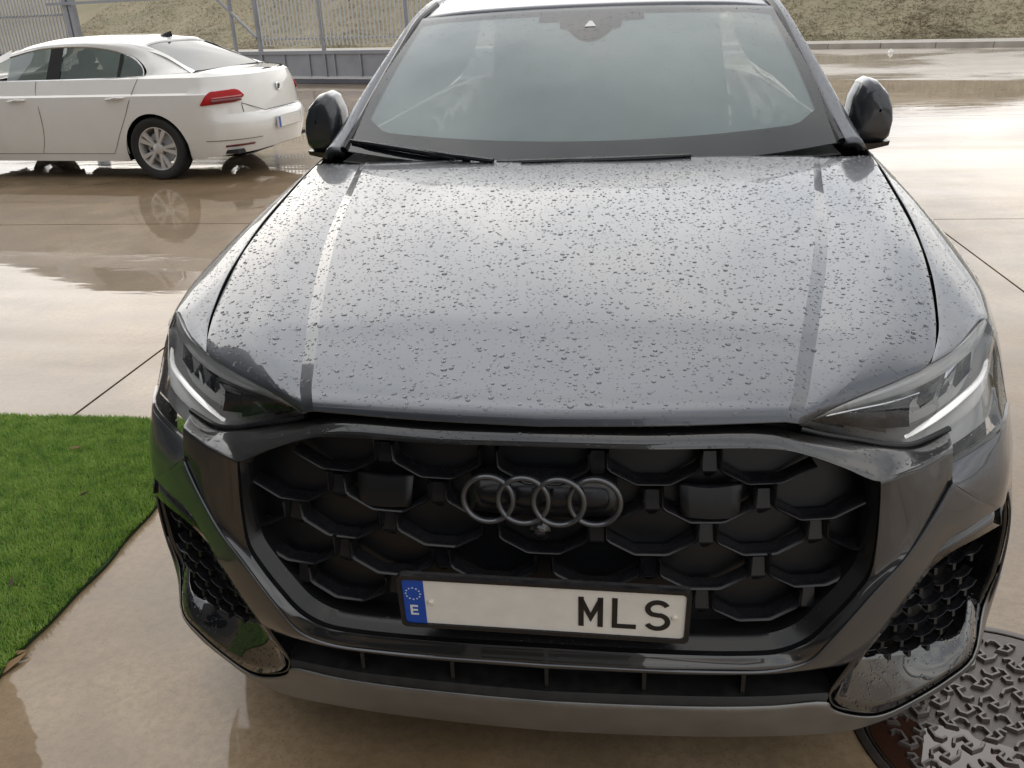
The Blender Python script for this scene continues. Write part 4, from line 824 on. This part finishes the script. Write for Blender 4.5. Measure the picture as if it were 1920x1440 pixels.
# wheels
def wheel(parent, loc, rot, R, rimR, wdt, spokes, rim_mat, paired=True, name='wheel'):
    """hub at loc, outer face towards local -Y"""
    e_ = obj(name, lathe([(rimR*.98, -wdt*.38), (rimR+.006, -wdt*.42), (R*.86, -wdt*.5), (R*.955, -wdt*.47), (R, -wdt*.34), (R, wdt*.34), (R*.95, wdt*.48), (rimR, wdt*.45)], 'Y', 56), 'rubber', parent, sharp=40, loc=loc, rot=rot)
    obj('rim', lathe([(rimR*1.0, -wdt*.36), (rimR*.985, -wdt*.405), (rimR*.945, -wdt*.40), (rimR*.925, -wdt*.33), (rimR*.90, -wdt*.1), (rimR*.88, wdt*.4)], 'Y', 56), rim_mat, e_, loc=(0,0,0), sharp=30)
    for i in range(spokes):
        a = 2*math.pi*i/spokes
        for d in ((-.13, .13) if paired else (0,)):
            def pt(r, t, y): return (r*math.cos(t), y, r*math.sin(t))
            w1, w2 = (.13, .15) if paired else (.16, .13)
            r0, r1 = rimR*.20, rimR*.95; ta = a + d*.55; tb = a + d*1.55
            V = [pt(r0, ta-w1*1.6, -wdt*.36), pt(r0, ta+w1*1.6, -wdt*.36), pt(r1, tb+w2*.72, -wdt*.385), pt(r1, tb-w2*.72, -wdt*.385), pt(r0, ta-w1*1.6, -wdt*.22), pt(r0, ta+w1*1.6, -wdt*.22), pt(r1, tb+w2*.8, -wdt*.24), pt(r1, tb-w2*.8, -wdt*.24)]
            obj('spoke', (np.array(V), [(0,1,2,3),(4,7,6,5),(0,4,5,1),(2,6,7,3),(1,5,6,2),(0,3,7,4)]), rim_mat, e_, smooth=False, loc=(0,0,0))
    obj('hub_cap', lathe([(0, -wdt*.41), (rimR*.16, -wdt*.405), (rimR*.25, -wdt*.36), (rimR*.26, -wdt*.2)], 'Y', 24), rim_mat, e_, loc=(0,0,0))
    obj('brake_disc', lathe([(0, -wdt*.02), (rimR*.72, -wdt*.02), (rimR*.72, wdt*.05)], 'Y', 32), 'lamp_grey', e_, loc=(0,0,0))
    for i in range(5):
        a = 2*math.pi*(i+.5)/5; obj('wheel_bolt', lathe([(0, -.008), (.008, -.006), (.009, .01)], 'Y', 10), 'lamp_dark', e_, loc=(rimR*.36*math.cos(a), -wdt*.34, rimR*.36*math.sin(a)))
    return e_
for s in (1, -1):
    for y in (.93, 3.925): wheel(suv, (s*.845, y - SB[1], .392), (0, 0, rad(90)*s), .392, .275, .275, 5, 'lamp_grey')
    obj('arch_liner', ((lambda v: v) if s > 0 else mirror)(loft([[(xx, .93 + .452*math.cos(a), .385 + .452*math.sin(a)) for a in np.linspace(-.15, math.pi+.15, 17)] for xx in (.972, .60)], 1, 1)), 'void_black', suv)
    obj('arch_liner', ((lambda v: v) if s > 0 else mirror)(loft([[(xx, 3.925 + .45*math.cos(a), .385 + .45*math.sin(a)) for a in np.linspace(-.15, math.pi+.15, 17)] for xx in (.972, .60)], 1, 1)), 'void_black', suv)

# ---------------------------------------------------------------- rain beads: flattened domes of water, too many to count
def bead_mesh(surfs):
    allV, allF = [], []; base = 0; nr = 8
    ca = np.cos(np.linspace(0, 2*np.pi, nr, endpoint=False)); sa = np.sin(np.linspace(0, 2*np.pi, nr, endpoint=False))
    prof = [(1.0, -.04), (.92, .26), (.56, .47)]
    for (vf, kind, dens, r0, r1) in surfs:
        V = np.array(vf[0], float); T = []
        for f in vf[1]:
            for k in range(1, len(f)-1): T.append((f[0], f[k], f[k+1]))
        T = np.array(T); a, b, c = V[T[:, 0]], V[T[:, 1]], V[T[:, 2]]; nrm = np.cross(b-a, c-a); ar = np.linalg.norm(nrm, axis=1)/2; nrm = nrm/np.maximum(ar[:, None]*2, 1e-12)
        nrm = np.where((nrm[:, 2:3] + 0.25*(-nrm[:, 1:2]) < 0), -nrm, nrm)
        n = int(dens*ar.sum())
        ti = rng.choice(len(T), n, p=ar/ar.sum()); u = rng.random((n, 2)); fl = u.sum(1) > 1; u[fl] = 1-u[fl]
        p = a[ti] + (b[ti]-a[ti])*u[:, :1] + (c[ti]-a[ti])*u[:, 1:]; nn = nrm[ti]
        r = r0 * (r1/r0)**(rng.beta(1.0, 2.7, n))
        # fewer beads where smaller ones have run together: thin them by a patchy field
        fld = np.sin(p[:, 0]*13 + np.sin(p[:, 1]*9)*1.5)*np.sin(p[:, 1]*11 + np.sin(p[:, 0]*7)*1.7); kp = rng.random(n) < .80 + .20*fld; p, nn, r = p[kp], nn[kp], r[kp]; n = len(p)
        # drop beads overlapping a bigger one
        order = np.argsort(-r); cell = {}; ok = []
        for i in order:
            key = tuple((p[i]//.010).astype(int)); hit = False
            for dx_ in (-1,0,1):
                for dy_ in (-1,0,1):
                    for dz_ in (-1,0,1):
                        for j in cell.get((key[0]+dx_, key[1]+dy_, key[2]+dz_), ()):
                            if np.sum((p[i]-p[j])**2) < (1.05*(r[i]+r[j]))**2: hit = True; break
                        if hit: break
                    if hit: break
                if hit: break
            if not hit: cell.setdefault(key, []).append(i); ok.append(i)
        p, nn, r = p[ok], nn[ok], r[ok]; n = len(p)
        t1 = np.cross(nn, np.array([0.0, 1.0, 0.15])); t1 /= np.maximum(np.linalg.norm(t1, axis=1)[:, None], 1e-6); t2 = np.cross(nn, t1)
        ang = rng.normal(0, .5, n); t1, t2 = t1*np.cos(ang)[:, None] + t2*np.sin(ang)[:, None], -t1*np.sin(ang)[:, None] + t2*np.cos(ang)[:, None]
        st = 1 + rng.random(n)**2*.30; ht = rng.uniform(.52, .85, n)
        ph = rng.uniform(0, 6.28, n); lob = rng.uniform(0, .08, n)
        rings = []
        for (rr, hh) in prof:
            wob_ = 1 + lob[:, None]*np.cos(2*np.linspace(0, 2*np.pi, nr, endpoint=False)[None] + ph[:, None]) + .4*lob[:, None]*np.cos(3*np.linspace(0, 2*np.pi, nr, endpoint=False)[None] + 2*ph[:, None])
            q = p[:, None] + (t1[:, None]*ca[None, :, None]*st[:, None, None] + t2[:, None]*sa[None, :, None])*(r[:, None]*rr*wob_)[:, :, None] + nn[:, None]*(r*hh*ht)[:, None, None]
            rings.append(q)
        top = p + nn*(r*.56*ht)[:, None]
        blk = np.concatenate(rings + [top[:, None]], 1); m_ = blk.shape[1]; allV.append(blk.reshape(-1, 3))
        loc = []
        for k in range(len(prof)-1):
            for i in range(nr): loc.append((k*nr+i, k*nr+(i+1) % nr, (k+1)*nr+(i+1) % nr, (k+1)*nr+i))
        o = (len(prof)-1)*nr
        for i in range(nr): loc.append((o+i, o+(i+1) % nr, m_-1, m_-1))
        F = np.array(loc)[None] + (np.arange(n)*m_)[:, None, None] + base; allF.append(F.reshape(-1, 4)); base += n*m_
    return np.concatenate(allV), np.concatenate(allF)
def add_beads(name, surfs, parent):
    V, F = bead_mesh(surfs); V = V - np.array(BASE[parent.name])
    me = bpy.data.meshes.new(name); tri = F[:, 2] == F[:, 3]
    faces = [tuple(f[:3]) if t else tuple(f) for f, t in zip(F.tolist(), tri)]
    me.from_pydata(V.tolist(), [], faces); me.shade_smooth(); me.materials.append(MAT['water']); me.update()
    o = bpy.data.objects.new(name, me); C.objects.link(o); o.parent = parent; o['kind'] = 'stuff'; return o
add_beads('rain_beads', DROPS, suv)
# ================================================================ white saloon, side on
PA = rad(-6.0)
pas = thing('parked_saloon', 'white four-door saloon with silver multi-spoke wheels standing on wet concrete before the grey gate', 'car', (-4.84, 7.52, 0), PA)
# local frame: x to the tail (rear axle at 0), y across (near side at 0), z up
LEN_F, WID = -3.70, 1.83
def side_y(z): return float(np.interp(z, [.18, .30, .50, .70, .865, .885, 1.02, 1.06], [.075, .045, .02, .005, .0, .022, .060, .078]))
def tail_x(z): return float(np.interp(z, [.18, .26, .40, .56, .62, .66, .80, .98, 1.04], [.93, 1.03, 1.09, 1.115, 1.09, 1.045, 1.03, 1.0, .97]))
def recede(x, y, z):
    """the tail is bowed in plan: it falls away towards the corners"""
    wgt = min(1, max(0, (x - .42)/.5)); return (x - .15*wgt*(abs(y - WID/2)/(WID/2))**2, y, z)
def contour(z, zfun=None, nose=True):
    """one closed-ended contour at height z: near side from the nose to the tail, round to the far side"""
    y0 = side_y(z); xt = tail_x(z); R = .42; pts = []
    for x in XS: pts.append((x, y0, z))
    for a in np.linspace(0, math.pi/2, 10)[1:]:
        pts.append(recede(xt - R + R*math.sin(a)**.9, y0 + (R*1.15)*(1 - math.cos(a)**.9), z))
    pts.append(recede(xt + .004, WID/2 - .2, z)); pts.append((xt + .006, WID/2, z))
    return pts
ARX, ARZ, ARR = .0, .315, .372
th = np.linspace(math.pi, 0, 25); arch_x = [ARX + ARR*math.cos(t) for t in th]; fa_x = [-2.79 + ARR*math.cos(t) for t in th]
XS = [-3.3] + fa_x + [-2.2, -1.8, -1.4, -1.0, -.7, -.5] + arch_x + [.40, .45, .5]
def bottom(x):
    for c0_ in (ARX, -2.79):
        if abs(x - c0_) < ARR: return max(.19, ARZ + math.sqrt(ARR**2 - (x - c0_)**2))
    return .19 if x < .3 else .215
zs = [None, .30, .45, .56, .62, .66, .75, .82, .865, .885, .95, 1.03]
rows = []
base_c = contour(.30)
ncol = len(base_c)
for z in zs:
    row = []
    for i in range(ncol):
        x = base_c[i][0]; bz = bottom(x) if i < len(XS) else .235 + .05*(i - len(XS))/12
        zz_ = bz if z is None else max(z, bz + .004*zs.index(z))
        c_ = contour(zz_)[i]; row.append(c_)
    rows.append(row)
V = np.array([p for r in rows for p in r]); Fc = grid_faces(ncol, len(rows))
V2 = V.copy(); V2[:, 1] = WID - V2[:, 1]
# front end closed simply (out of the frame)
nose = loft([[(-3.3, side_y(z), z) for z in (.19, .45, .7, .9, 1.03)], [(-3.6, .20, z) for z in (.25, .45, .66, .78, .84)], [(-3.68, WID/2, z) for z in (.25, .45, .66, .78, .84)], [(-3.6, WID-.20, z) for z in (.25, .45, .66, .78, .84)], [(-3.3, WID - side_y(z), z) for z in (.19, .45, .7, .9, 1.03)]], 3, 3)
bonn = loft([[(-3.6, .2, .84), (-3.68, WID/2, .86), (-3.6, WID-.2, .84)], [(-2.9, .12, .97), (-2.9, WID/2, 1.0), (-2.9, WID-.12, .97)], [(-2.05, .11, 1.03), (-2.05, WID/2, 1.06), (-2.05, WID-.11, 1.03)]], 3, 3)
body = obj('body', merge([(V, Fc), (V2, Fc)]), 'white_paint', pas, sharp=32, loc=(0,0,0))
obj('front_end', nose, 'white_paint', pas, loc=(0,0,0), sharp=50); obj('bonnet', bonn, 'white_paint', pas, loc=(0,0,0), sharp=50)
def pobj(name, vf, m_, parent=None, **k): return obj(name, vf, m_, parent or pas, loc=(0,0,0), **k)
def wrap_(s_, z, o):
    xt = tail_x(z); R = .42; y0 = side_y(z); a = s_*math.pi/2
    q_ = recede(xt - R + R*math.sin(a)**.9, y0 + R*1.15*(1 - math.cos(a)**.9), z); return (q_[0] + math.sin(a)*o, q_[1] - math.cos(a)*o, z)
# boot lid and rear deck
dk = []
for x_, yy_, z_ in ((.42, .14, 1.072), (.62, .19, 1.064), (.76, .29, 1.058), (.86, .50, 1.053), (.925, .75, 1.051)):
    dk.append([(x_, y, z_ + .016*math.sin(math.pi*(y-yy_)/(WID-2*yy_))) for y in np.linspace(yy_, WID-yy_, 9)])
pobj('boot_lid', loft(dk, 3, 3), 'white_paint', sharp=50, face_to=(0, 1, 9))
sh0 = [(x, side_y(1.03), 1.03) for x in (-2.05, -1.2, -.4, .1, .45)]; sh1 = [(-2.05, .11, 1.035), (-1.2, .105, 1.04), (-.4, .105, 1.045), (.1, .115, 1.062), (.45, .135, 1.073)]
for t in np.linspace(.2, 1.0, 7):
    sh0.append(wrap_(t, 1.03, 0)); q_ = wrap_(t, 1.03, -.06 + .02*t); sh1.append((q_[0], q_[1], 1.070 - .018*t))
sh0.append((tail_x(1.03)+.006, WID/2, 1.03)); sh1.append((tail_x(1.03)-.034, WID/2, 1.055))
sv_ = loft([sh0, sh1], 4, 2); sv2 = (np.array([(p[0], WID - p[1], p[2]) for p in sv_[0]]), sv_[1]); pobj('shoulder', merge([sv_, sv2]), 'white_paint', sharp=60)
# greenhouse: roof skin, rear pillar, glass
def roofc(x): return float(np.interp(x, [-2.0, -1.6, -1.28, -.9, -.5, -.2, .05, .25], [1.30, 1.40, 1.445, 1.458, 1.445, 1.41, 1.365, 1.30]))
def raily(x): return float(np.interp(x, [-2.0, -1.4, -.6, 0, .3], [.30, .27, .265, .285, .33]))
def railz(x): return roofc(x) - .055
xs_r = np.linspace(-1.75, -.16, 13)
rfv = loft([[(x, y_, roofc(x) - .055*((y_-WID/2)/(WID/2 - raily(x)))**4 - .004) for x in xs_r] for y_ in np.linspace(.27, WID-.27, 9)], 2, 2)
pobj('roof', rfv, 'white_paint', sharp=50, face_to=(0, 1, 9))
# side frame: white band above the glass and the wide rear pillar
def side_frame():
    top = [(x, raily(x), railz(x)) for x in (-1.75, -1.4, -1.0, -.6, -.16)] + [(.12, .32, 1.245), (.34, .245, 1.14), (.50, .165, 1.078)]
    low = [(-1.75, .235, 1.275), (-1.4, .222, 1.338), (-1.0, .216, 1.360), (-.6, .225, 1.338), (-.25, .222, 1.262), (-.07, .165, 1.165), (-.02, .125, 1.085), (-.06, .105, 1.045)]
    v = loft([top, [tuple(np.array(seg(a, b, .5)) + np.array((0, -.014, .006))) for a, b in zip(top, low)], low], 5, 3); return v
sf = side_frame(); pobj('side_frame', merge([sf, (np.array([(p[0], WID - p[1], p[2]) for p in sf[0]]), sf[1])]), 'white_paint', sharp=60)
pp = loft([[(-.06, .105, 1.045), (-.02, .125, 1.085)], [(.25, .115, 1.062), (.42, .135, 1.09)]], 1, 2)
gtop = [(-1.75, .240, 1.272), (-1.4, .226, 1.334), (-1.0, .220, 1.356), (-.6, .229, 1.334), (-.27, .226, 1.258), (-.10, .170, 1.163), (-.055, .132, 1.09)]
gbot = [(-1.75, .10, 1.030), (-1.4, .10, 1.033), (-1.0, .10, 1.036), (-.6, .10, 1.040), (-.35, .105, 1.043), (-.18, .11, 1.045), (-.08, .115, 1.050)]
def far(v): return (np.array([(p[0], WID - p[1], p[2]) for p in v[0]]), v[1])
gv = loft([gtop, gbot], 4, 3)
for s in (0, 1):
    sg = pobj('side_window', gv if s == 0 else far(gv), 'side_glass')
    pobj('lightening_film', (gv[0] + np.array((0, .004, 0)), gv[1]) if s == 0 else far((gv[0] + np.array((0, .004, 0)), gv[1])), 'pane_lightener', sg)  # pale sheet added to lighten the window
    ff = (lambda v: v) if s == 0 else far
    pobj('window_trim', ff(tube(cr([(a, b-.006, c_) for a, b, c_ in gtop] + [(-.065, .110, 1.052)] + [(a, b-.008, c_-.004) for a, b, c_ in gbot[::-1][1:]], 4), .009, 8)), 'chrome', sg)
    for (xa, xb, xc, xd) in ((-1.175, -1.02, -1.245, -1.075), (-.345, -.315, -.375, -.345)):
        v = loft([[(xa, .215, 1.352 if xa < -1 else 1.275), (xb, .215, 1.357 if xa < -1 else 1.265)], [(xc, .096, 1.034), (xd, .096, 1.036)]], 1, 2)
        pobj('pillar_cover', ff((v[0] + np.array((0, -.004, 0)), v[1])), 'gloss_black', sg, smooth=False)
# rear window and windscreen
rw = [[(-.20, y, roofc(-.17) - .055*((y-WID/2)/.64)**4 - .010) for y in np.linspace(.33, WID-.33, 9)], [(.15, y, 1.235 - .03*((y-WID/2)/.62)**2 + .025) for y in np.linspace(.285, WID-.285, 9)], [(.47, y, 1.075 + .012) for y in np.linspace(.225, WID-.225, 9)]]
mat('heated_glass', (0.05, 0.058, 0.057), 0.05, 0, 0.5)
pobj('rear_window', loft(rw, 2, 3), 'heated_glass', face_to=(2, 1, 9), sharp=60)
rb = [[(-.22, .262, 1.338), (.10, .27, 1.243), (.36, .20, 1.130), (.50, .13, 1.072)], [(-.20, .345, 1.372), (.15, .300, 1.244), (.36, .255, 1.140), (.48, .24, 1.088)]]
rbv = loft(rb, 4, 1); pobj('rear_pillar', rbv, 'white_paint', sharp=60); pobj('rear_pillar', far(rbv), 'white_paint', sharp=60)
tp = loft([[(-.17, y, roofc(-.17) - .055*((y-WID/2)/.64)**4 - .002) for y in np.linspace(.27, WID-.27, 9)], [(-.13, y, roofc(-.13) - .055*((y-WID/2)/.64)**4 - .012) for y in np.linspace(.27, WID-.27, 9)], [(-.125, y, roofc(-.13) - .055*((y-WID/2)/.64)**4 - .030) for y in np.linspace(.29, WID-.29, 9)]], 2, 1); pobj('roof_edge', tp, 'white_paint')
fw_ = [[(-1.72, y, roofc(-1.72) - .05*((y-WID/2)/.64)**4) for y in np.linspace(.29, WID-.29, 9)], [(-2.45, y, 1.05) for y in np.linspace(.16, WID-.16, 9)]]
pobj('windscreen', loft(fw_, 2, 3), 'side_glass'); ap = loft([[(-1.75, .285, 1.34), (-2.1, .20, 1.19), (-2.5, .12, 1.04)], [(-1.73, .235, 1.27), (-2.0, .16, 1.16), (-2.35, .10, 1.03)]], 3, 1); pobj('front_pillar', ap, 'white_paint'); pobj('front_pillar', far(ap), 'white_paint')
# cabin
for x in (-1.55,):
    for y in (.48, 1.35):
        st = pobj('seat', loft([[(x + .55*t + .10*math.cos(a), y + .24*math.sin(a)*(1 - .25*t), .55 + .62*t) for a in np.linspace(0, 2*math.pi, 15)] for t in (0, .3, .7, 1)], 1, 2), 'cloth_beige')
        pobj('headrest', loft([[(-.98 + .05*r*math.cos(a), y + .12*r*math.sin(a), z) for a in np.linspace(0, 2*math.pi, 13)] for z, r in ((1.16, .4), (1.19, 1), (1.29, 1), (1.31, .5))], 1, 2), 'cloth_beige', st)
pobj('rear_bench', loft([[(-.45 + .30*t + .06*k, y, .60 + .52*t) for y in np.linspace(.2, WID-.2, 9)] for t, k in ((0, 0), (.5, 0), (1, 0), (1, 2), (0, 3))], 1, 1), 'cloth_beige'); pobj('cabin_floor', box(-2.6, .9, .12, WID-.12, .26, .30), 'cloth_dark', smooth=False)
pobj('parcel_shelf', box(-.15, .45, .2, WID-.2, 1.02, 1.035), 'dash_dark', smooth=False); pobj('dashboard', box(-2.5, -2.05, .15, WID-.15, .85, 1.02), 'dash_dark', smooth=False)
# shut lines and bumper crease as fine dark tubes on the skin, handles, crease, lamps, badge, plate, reflector
def on_side(x, z, o=-.002): return (x, side_y(z) + o, z)
mat('shut_line', (0.09, 0.083, 0.075), 0.8)
for nm, ln in (('door_gap', [(-1.345, 1.025), (-1.36, .93), (-1.345, .75), (-1.36, .55), (-1.40, .40), (-1.46, .28)]), ('door_gap', [(-.10, 1.03), (-.14, .96), (-.21, .82), (-.30, .66), (-.42, .48), (-.52, .32), (-.56, .27)]), ('sill_gap', [(-2.2, .27), (-1.4, .272), (-.56, .272)])):
    pobj(nm, tube(cr([on_side(a, b, -.0008) for a, b in ln], 6), .0028, 6), 'shut_line')
for x, z in ((-.37, .845), (-1.60, .838)):
    hd = pobj('door_handle', loft([[(x + .115*math.cos(a)*r, side_y(.85) - d, z + .014*math.sin(a)*r + .006*math.cos(a)) for a in np.linspace(0, 2*math.pi, 17)] for d, r in ((-.002, 1.05), (.018, 1.0), (.028, .85), (.030, .3))], 1, 2), 'white_paint', sharp=60)
def wrap(s_, z, o=.013):
    """point on the tail corner: s_ runs from the side (0) round to the boot (1)"""
    xt = tail_x(z); R = .42; y0 = side_y(z); a = s_*math.pi/2
    nx, ny = math.sin(a), -math.cos(a); q_ = recede(xt - R + R*math.sin(a)**.9, y0 + R*1.15*(1 - math.cos(a)**.9), z); return (q_[0] + nx*o, q_[1] + ny*o, z)
ff2 = far
for s in (0, 1):
    k_ = (lambda v: v) if s == 0 else far
    S_ = np.linspace(.10, .80, 11)
    def tb(t): return .755 + .035*t
    def tt(t): return .755 + .035*t + .125*min(1, max(0.02, (t-.08)/.22)) * (1 if t < .70 else 1 - .55*(t-.70)/.10)
    up_ = [wrap(t, tt(t)) for t in S_]; dn = [wrap(t, tb(t) + (.0 if t < .68 else .05*(t-.68)/.12)) for t in S_]
    lamp = pobj('tail_lamp', k_(loft([up_, [tuple(np.array(seg(a, b, .5)) + np.array((.004, -.004, 0))) for a, b in zip(up_, dn)], dn], 2, 3)), 'tail_red', sharp=60, solid=.01)
    g0 = [wrap(t, .827 + .03*(t-.2), .0215) for t in np.linspace(.33, .76, 8)]; g1 = [wrap(t, .815 + .03*(t-.2), .0215) for t in np.linspace(.33, .76, 8)]
    pobj('lamp_bar', k_(loft([g0, g1], 2, 1)), 'tail_clear', lamp, solid=.003)
    g0 = [wrap(t, .806 + .03*(t-.2), .0205) for t in np.linspace(.30, .74, 8)]; g1 = [wrap(t, .772 + .03*(t-.2), .0205) for t in np.linspace(.30, .74, 8)]
    pobj('lamp_lower', k_(loft([g0, g1], 2, 1)), 'tail_red_dark', lamp, solid=.003)
    r0_ = [wrap(t, .345 + .012*t, .006) for t in np.linspace(.35, .78, 8)]; r1_ = [wrap(t, .325 + .012*t, .006) for t in np.linspace(.35, .78, 8)]
    pobj('bumper_reflector', k_(loft([r0_, r1_], 2, 1)), 'tail_red_dark', solid=.004)
pobj('bumper_crease', tube([wrap(t, .40, .0005) for t in np.linspace(0, .9, 14)], .003, 6), 'shut_line'); pobj('boot_gap', tube([wrap(.74, z, .0005) for z in np.linspace(.67, .76, 5)] + [(tail_x(.66)+.016, y, .662) for y in np.linspace(.52, WID-.52, 5)], .004, 6), 'shut_line')
bd = pobj('badge', xf(lathe([(.028, -.004), (.036, -.009), (.044, -.004), (.045, .004)], 'Y', 28), Matrix.Translation((tail_x(.87)+.022, WID/2, .87)) @ Matrix.Rotation(rad(90), 4, 'Z')), 'chrome')
pobj('badge_field', xf(lathe([(0, -.003), (.03, -.004)], 'Y', 24), Matrix.Translation((tail_x(.87)+.022, WID/2, .87)) @ Matrix.Rotation(rad(90), 4, 'Z')), 'lamp_dark', bd)
pr_ = pobj('plate_recess', box(tail_x(.52)+.010, tail_x(.52)+.020, WID/2-.29, WID/2+.29, .455, .585), 'lamp_grey', smooth=False, bevel=.01)
np_ = pobj('number_plate', box(tail_x(.52)+.0205, tail_x(.52)+.025, WID/2-.26, WID/2+.26, .463, .573), 'plate_white', smooth=False); pobj('country_band', box(tail_x(.52)+.0252, tail_x(.52)+.027, WID/2-.26, WID/2-.22, .463, .573), 'plate_blue', np_, smooth=False)
pobj('shark_fin', loft([[(-.34 + .17*t, WID/2 + .018*sg*(1-h), roofc(-.25) - .01 + .062*h*(t**.6)) for t in np.linspace(0, 1, 7)] for sg, h in ((-1, 0), (0, 1), (1, 0))], 1, 2), 'lamp_dark')
for x in (0.0, -2.79):
    wheel(pas, (x, .115, .325), (0, 0, 0), .325, .228, .215, 5, 'alloy'); wheel(pas, (x, WID-.115, .325), (0, 0, math.pi), .325, .228, .215, 5, 'alloy')
    for y0, y1 in ((.03, .42), (WID-.42, WID-.03)):
        pobj('arch_liner', loft([[(x + .376*math.cos(a), yy, .315 + .376*math.sin(a)) for a in np.linspace(-.3, math.pi+.3, 17)] for yy in (y0, y1)], 1, 1), 'void_black')
pobj('underbody', box(-3.2, .85, .25, WID-.25, .22, .26), 'void_black', smooth=False)
pobj('exhaust_box', box(.42, .75, .5, 1.2, .17, .24), 'lamp_dark', smooth=False, bevel=.03)

# ================================================================ sliding gate and fences
noise_var(mat('galvanised', (0.36, 0.37, 0.39), 0.45, 0.55), 4, (0.42, 0.43, 0.45), (0.55, 0.56, 0.575), 0.35, 0.55)
noise_var(mat('gate_steel', (0.25, 0.26, 0.29), 0.45, 0.35, coat=0.2, coat_r=0.3), 2.5, (0.21, 0.22, 0.25), (0.29, 0.30, 0.325), 0.38, 0.55)
noise_var(mat('gate_dark', (0.09, 0.095, 0.115), 0.45, 0.3), 3, (0.07, 0.075, 0.095), (0.11, 0.115, 0.135), 0.4, 0.6)
def frame_box(e0, e1, n0, n1, z0, z1):
    v, f = box(e0, e1, n0, n1, z0, z1); return np.array([np.array(bw(p[0], p[1], p[2])) for p in v]), f
GN = 16.15
gate = thing('sliding_gate', 'grey steel sliding gate of thin pickets above a panelled beam behind the white saloon', 'gate')
E0, E1 = -17.2, -8.0
obj('base_rail', frame_box(E0-1, E1+1.2, GN-.02, GN+.14, .0, .10), 'gate_dark', gate, smooth=False, bevel=.01)
obj('guide_rail', frame_box(E0, E1+.8, GN-.03, GN+.10, .115, .16), 'galvanised', gate, smooth=False)
obj('beam_panel', frame_box(E0, E1, GN+.02, GN+.06, .165, .66), 'gate_steel', gate, smooth=False)
obj('beam_top', frame_box(E0, E1, GN-.02, GN+.10, .662, .75), 'gate_steel', gate, smooth=False, bevel=.008)
for e in np.arange(E0, E1, .77): obj('beam_rib', frame_box(e, e+.05, GN-.012, GN+.019, .166, .66), 'gate_steel', gate, smooth=False)
obj('picket_rail', frame_box(E0+1.6, E1, GN+.02, GN+.055, 1.0, 1.04), 'galvanised', gate, smooth=False); obj('top_rail', frame_box(E0-6.2, E1, GN+.02, GN+.07, 2.02, 2.09), 'gate_steel', gate, smooth=False)
M_pk = mesh('picket', box(-.015, .015, -.011, .011, .86, 2.30), 'galvanised', smooth=False)
for e in np.arange(E0+1.72, E1, .118): link('picket', M_pk, gate, bw(e, GN+.005), (0, 0, BA))
for e, wd in ((E0+1.55, .09), (E0+.75, .06), (-13.65, .07), (-11.2, .075), (-8.6, .08)): obj('gate_post', frame_box(e, e+wd, GN-.01, GN+.06, .16, 2.3), 'gate_steel', gate, smooth=False)
obj('brace', tube([bw(E0+.2, GN, 2.15), bw(E0+1.55, GN, 1.05)], .035, 8), 'gate_steel', gate)
fence = thing('palisade_fence', 'pale palisade fence of close upright pales behind the saloon roof', 'fence')
M_pl = mesh('pale', merge([box(-.035, .035, -.006, .006, .08, 2.35), box(-.035, -.028, -.02, -.006, .08, 2.35), box(.028, .035, -.02, -.006, .08, 2.35)]), 'galvanised', smooth=False)
for e in np.arange(-33, -22.9, .155): link('pale', M_pl, fence, bw(e, GN+.3), (0, 0, BA))
for z in (.4, 1.75): obj('fence_rail', frame_box(-33, -22.8, GN+.32, GN+.37, z, z+.05), 'galvanised', fence, smooth=False)
obj('fence_post', frame_box(-22.8, -22.62, GN+.1, GN+.28, 0, 2.5), 'gate_steel', fence, smooth=False, bevel=.01); obj('fence_post', frame_box(-22.55, -22.40, GN+.1, GN+.25, 0, 2.5), 'gate_steel', fence, smooth=False)
# pale scraps of litter
mat('litter_white', (0.8, 0.8, 0.78), 0.6)
for (p, lab) in (((7.3, 25.2, -.01), 'small white scrap lying on the wet road before the kerb'), (bw(-21.5, 31.6, .55), 'small white scrap lying in the straw coloured bank grass')):
    tag(obj('litter_scrap', (np.array([(-.06,-.03,0),(.05,-.05,.02),(.08,.03,.05),(.0,.06,.08),(-.07,.04,.03),(0,0,.12)]), [(0,1,5),(1,2,5),(2,3,5),(3,4,5),(4,0,5),(0,4,3,2,1)]), 'litter_white', loc=p, smooth=False), lab, 'litter')

# ================================================================ the building the photographer stands before (seen only in reflections)
noise_var(mat('facade', (0.14, 0.14, 0.15), 0.6), .8, (0.12, 0.12, 0.13), (0.17, 0.17, 0.175), 0.5, 0.7)
mat('facade_glass', (0.02, 0.025, 0.03), 0.05, 0, 0.6)
bld = thing('office_building', 'dark grey panelled building with a glazed front facing the parked SUV', 'building')
obj('wall', box(-16, 1.4, -11.0, -7.6, 0, 4.2), 'facade', bld, smooth=False); obj('wall', box(-12, -6.2, -7.599, 5.0, 0, 9.0), 'facade', bld, smooth=False)
for k in range(4):
    wn = obj('window', box(-5.6 + k*1.75, -4.1 + k*1.75, -7.62, -7.57, .3, 2.9), 'facade_glass', bld, smooth=False)
for k in range(3): obj('window', box(-6.22, -6.17, -4.6 + k*1.9, -3.0 + k*1.9, .8, 2.7), 'facade_glass', bld, smooth=False)
obj('roof', box(-16.3, 1.7, -11.3, -7.0, 4.202, 4.4), 'facade', bld, smooth=False)
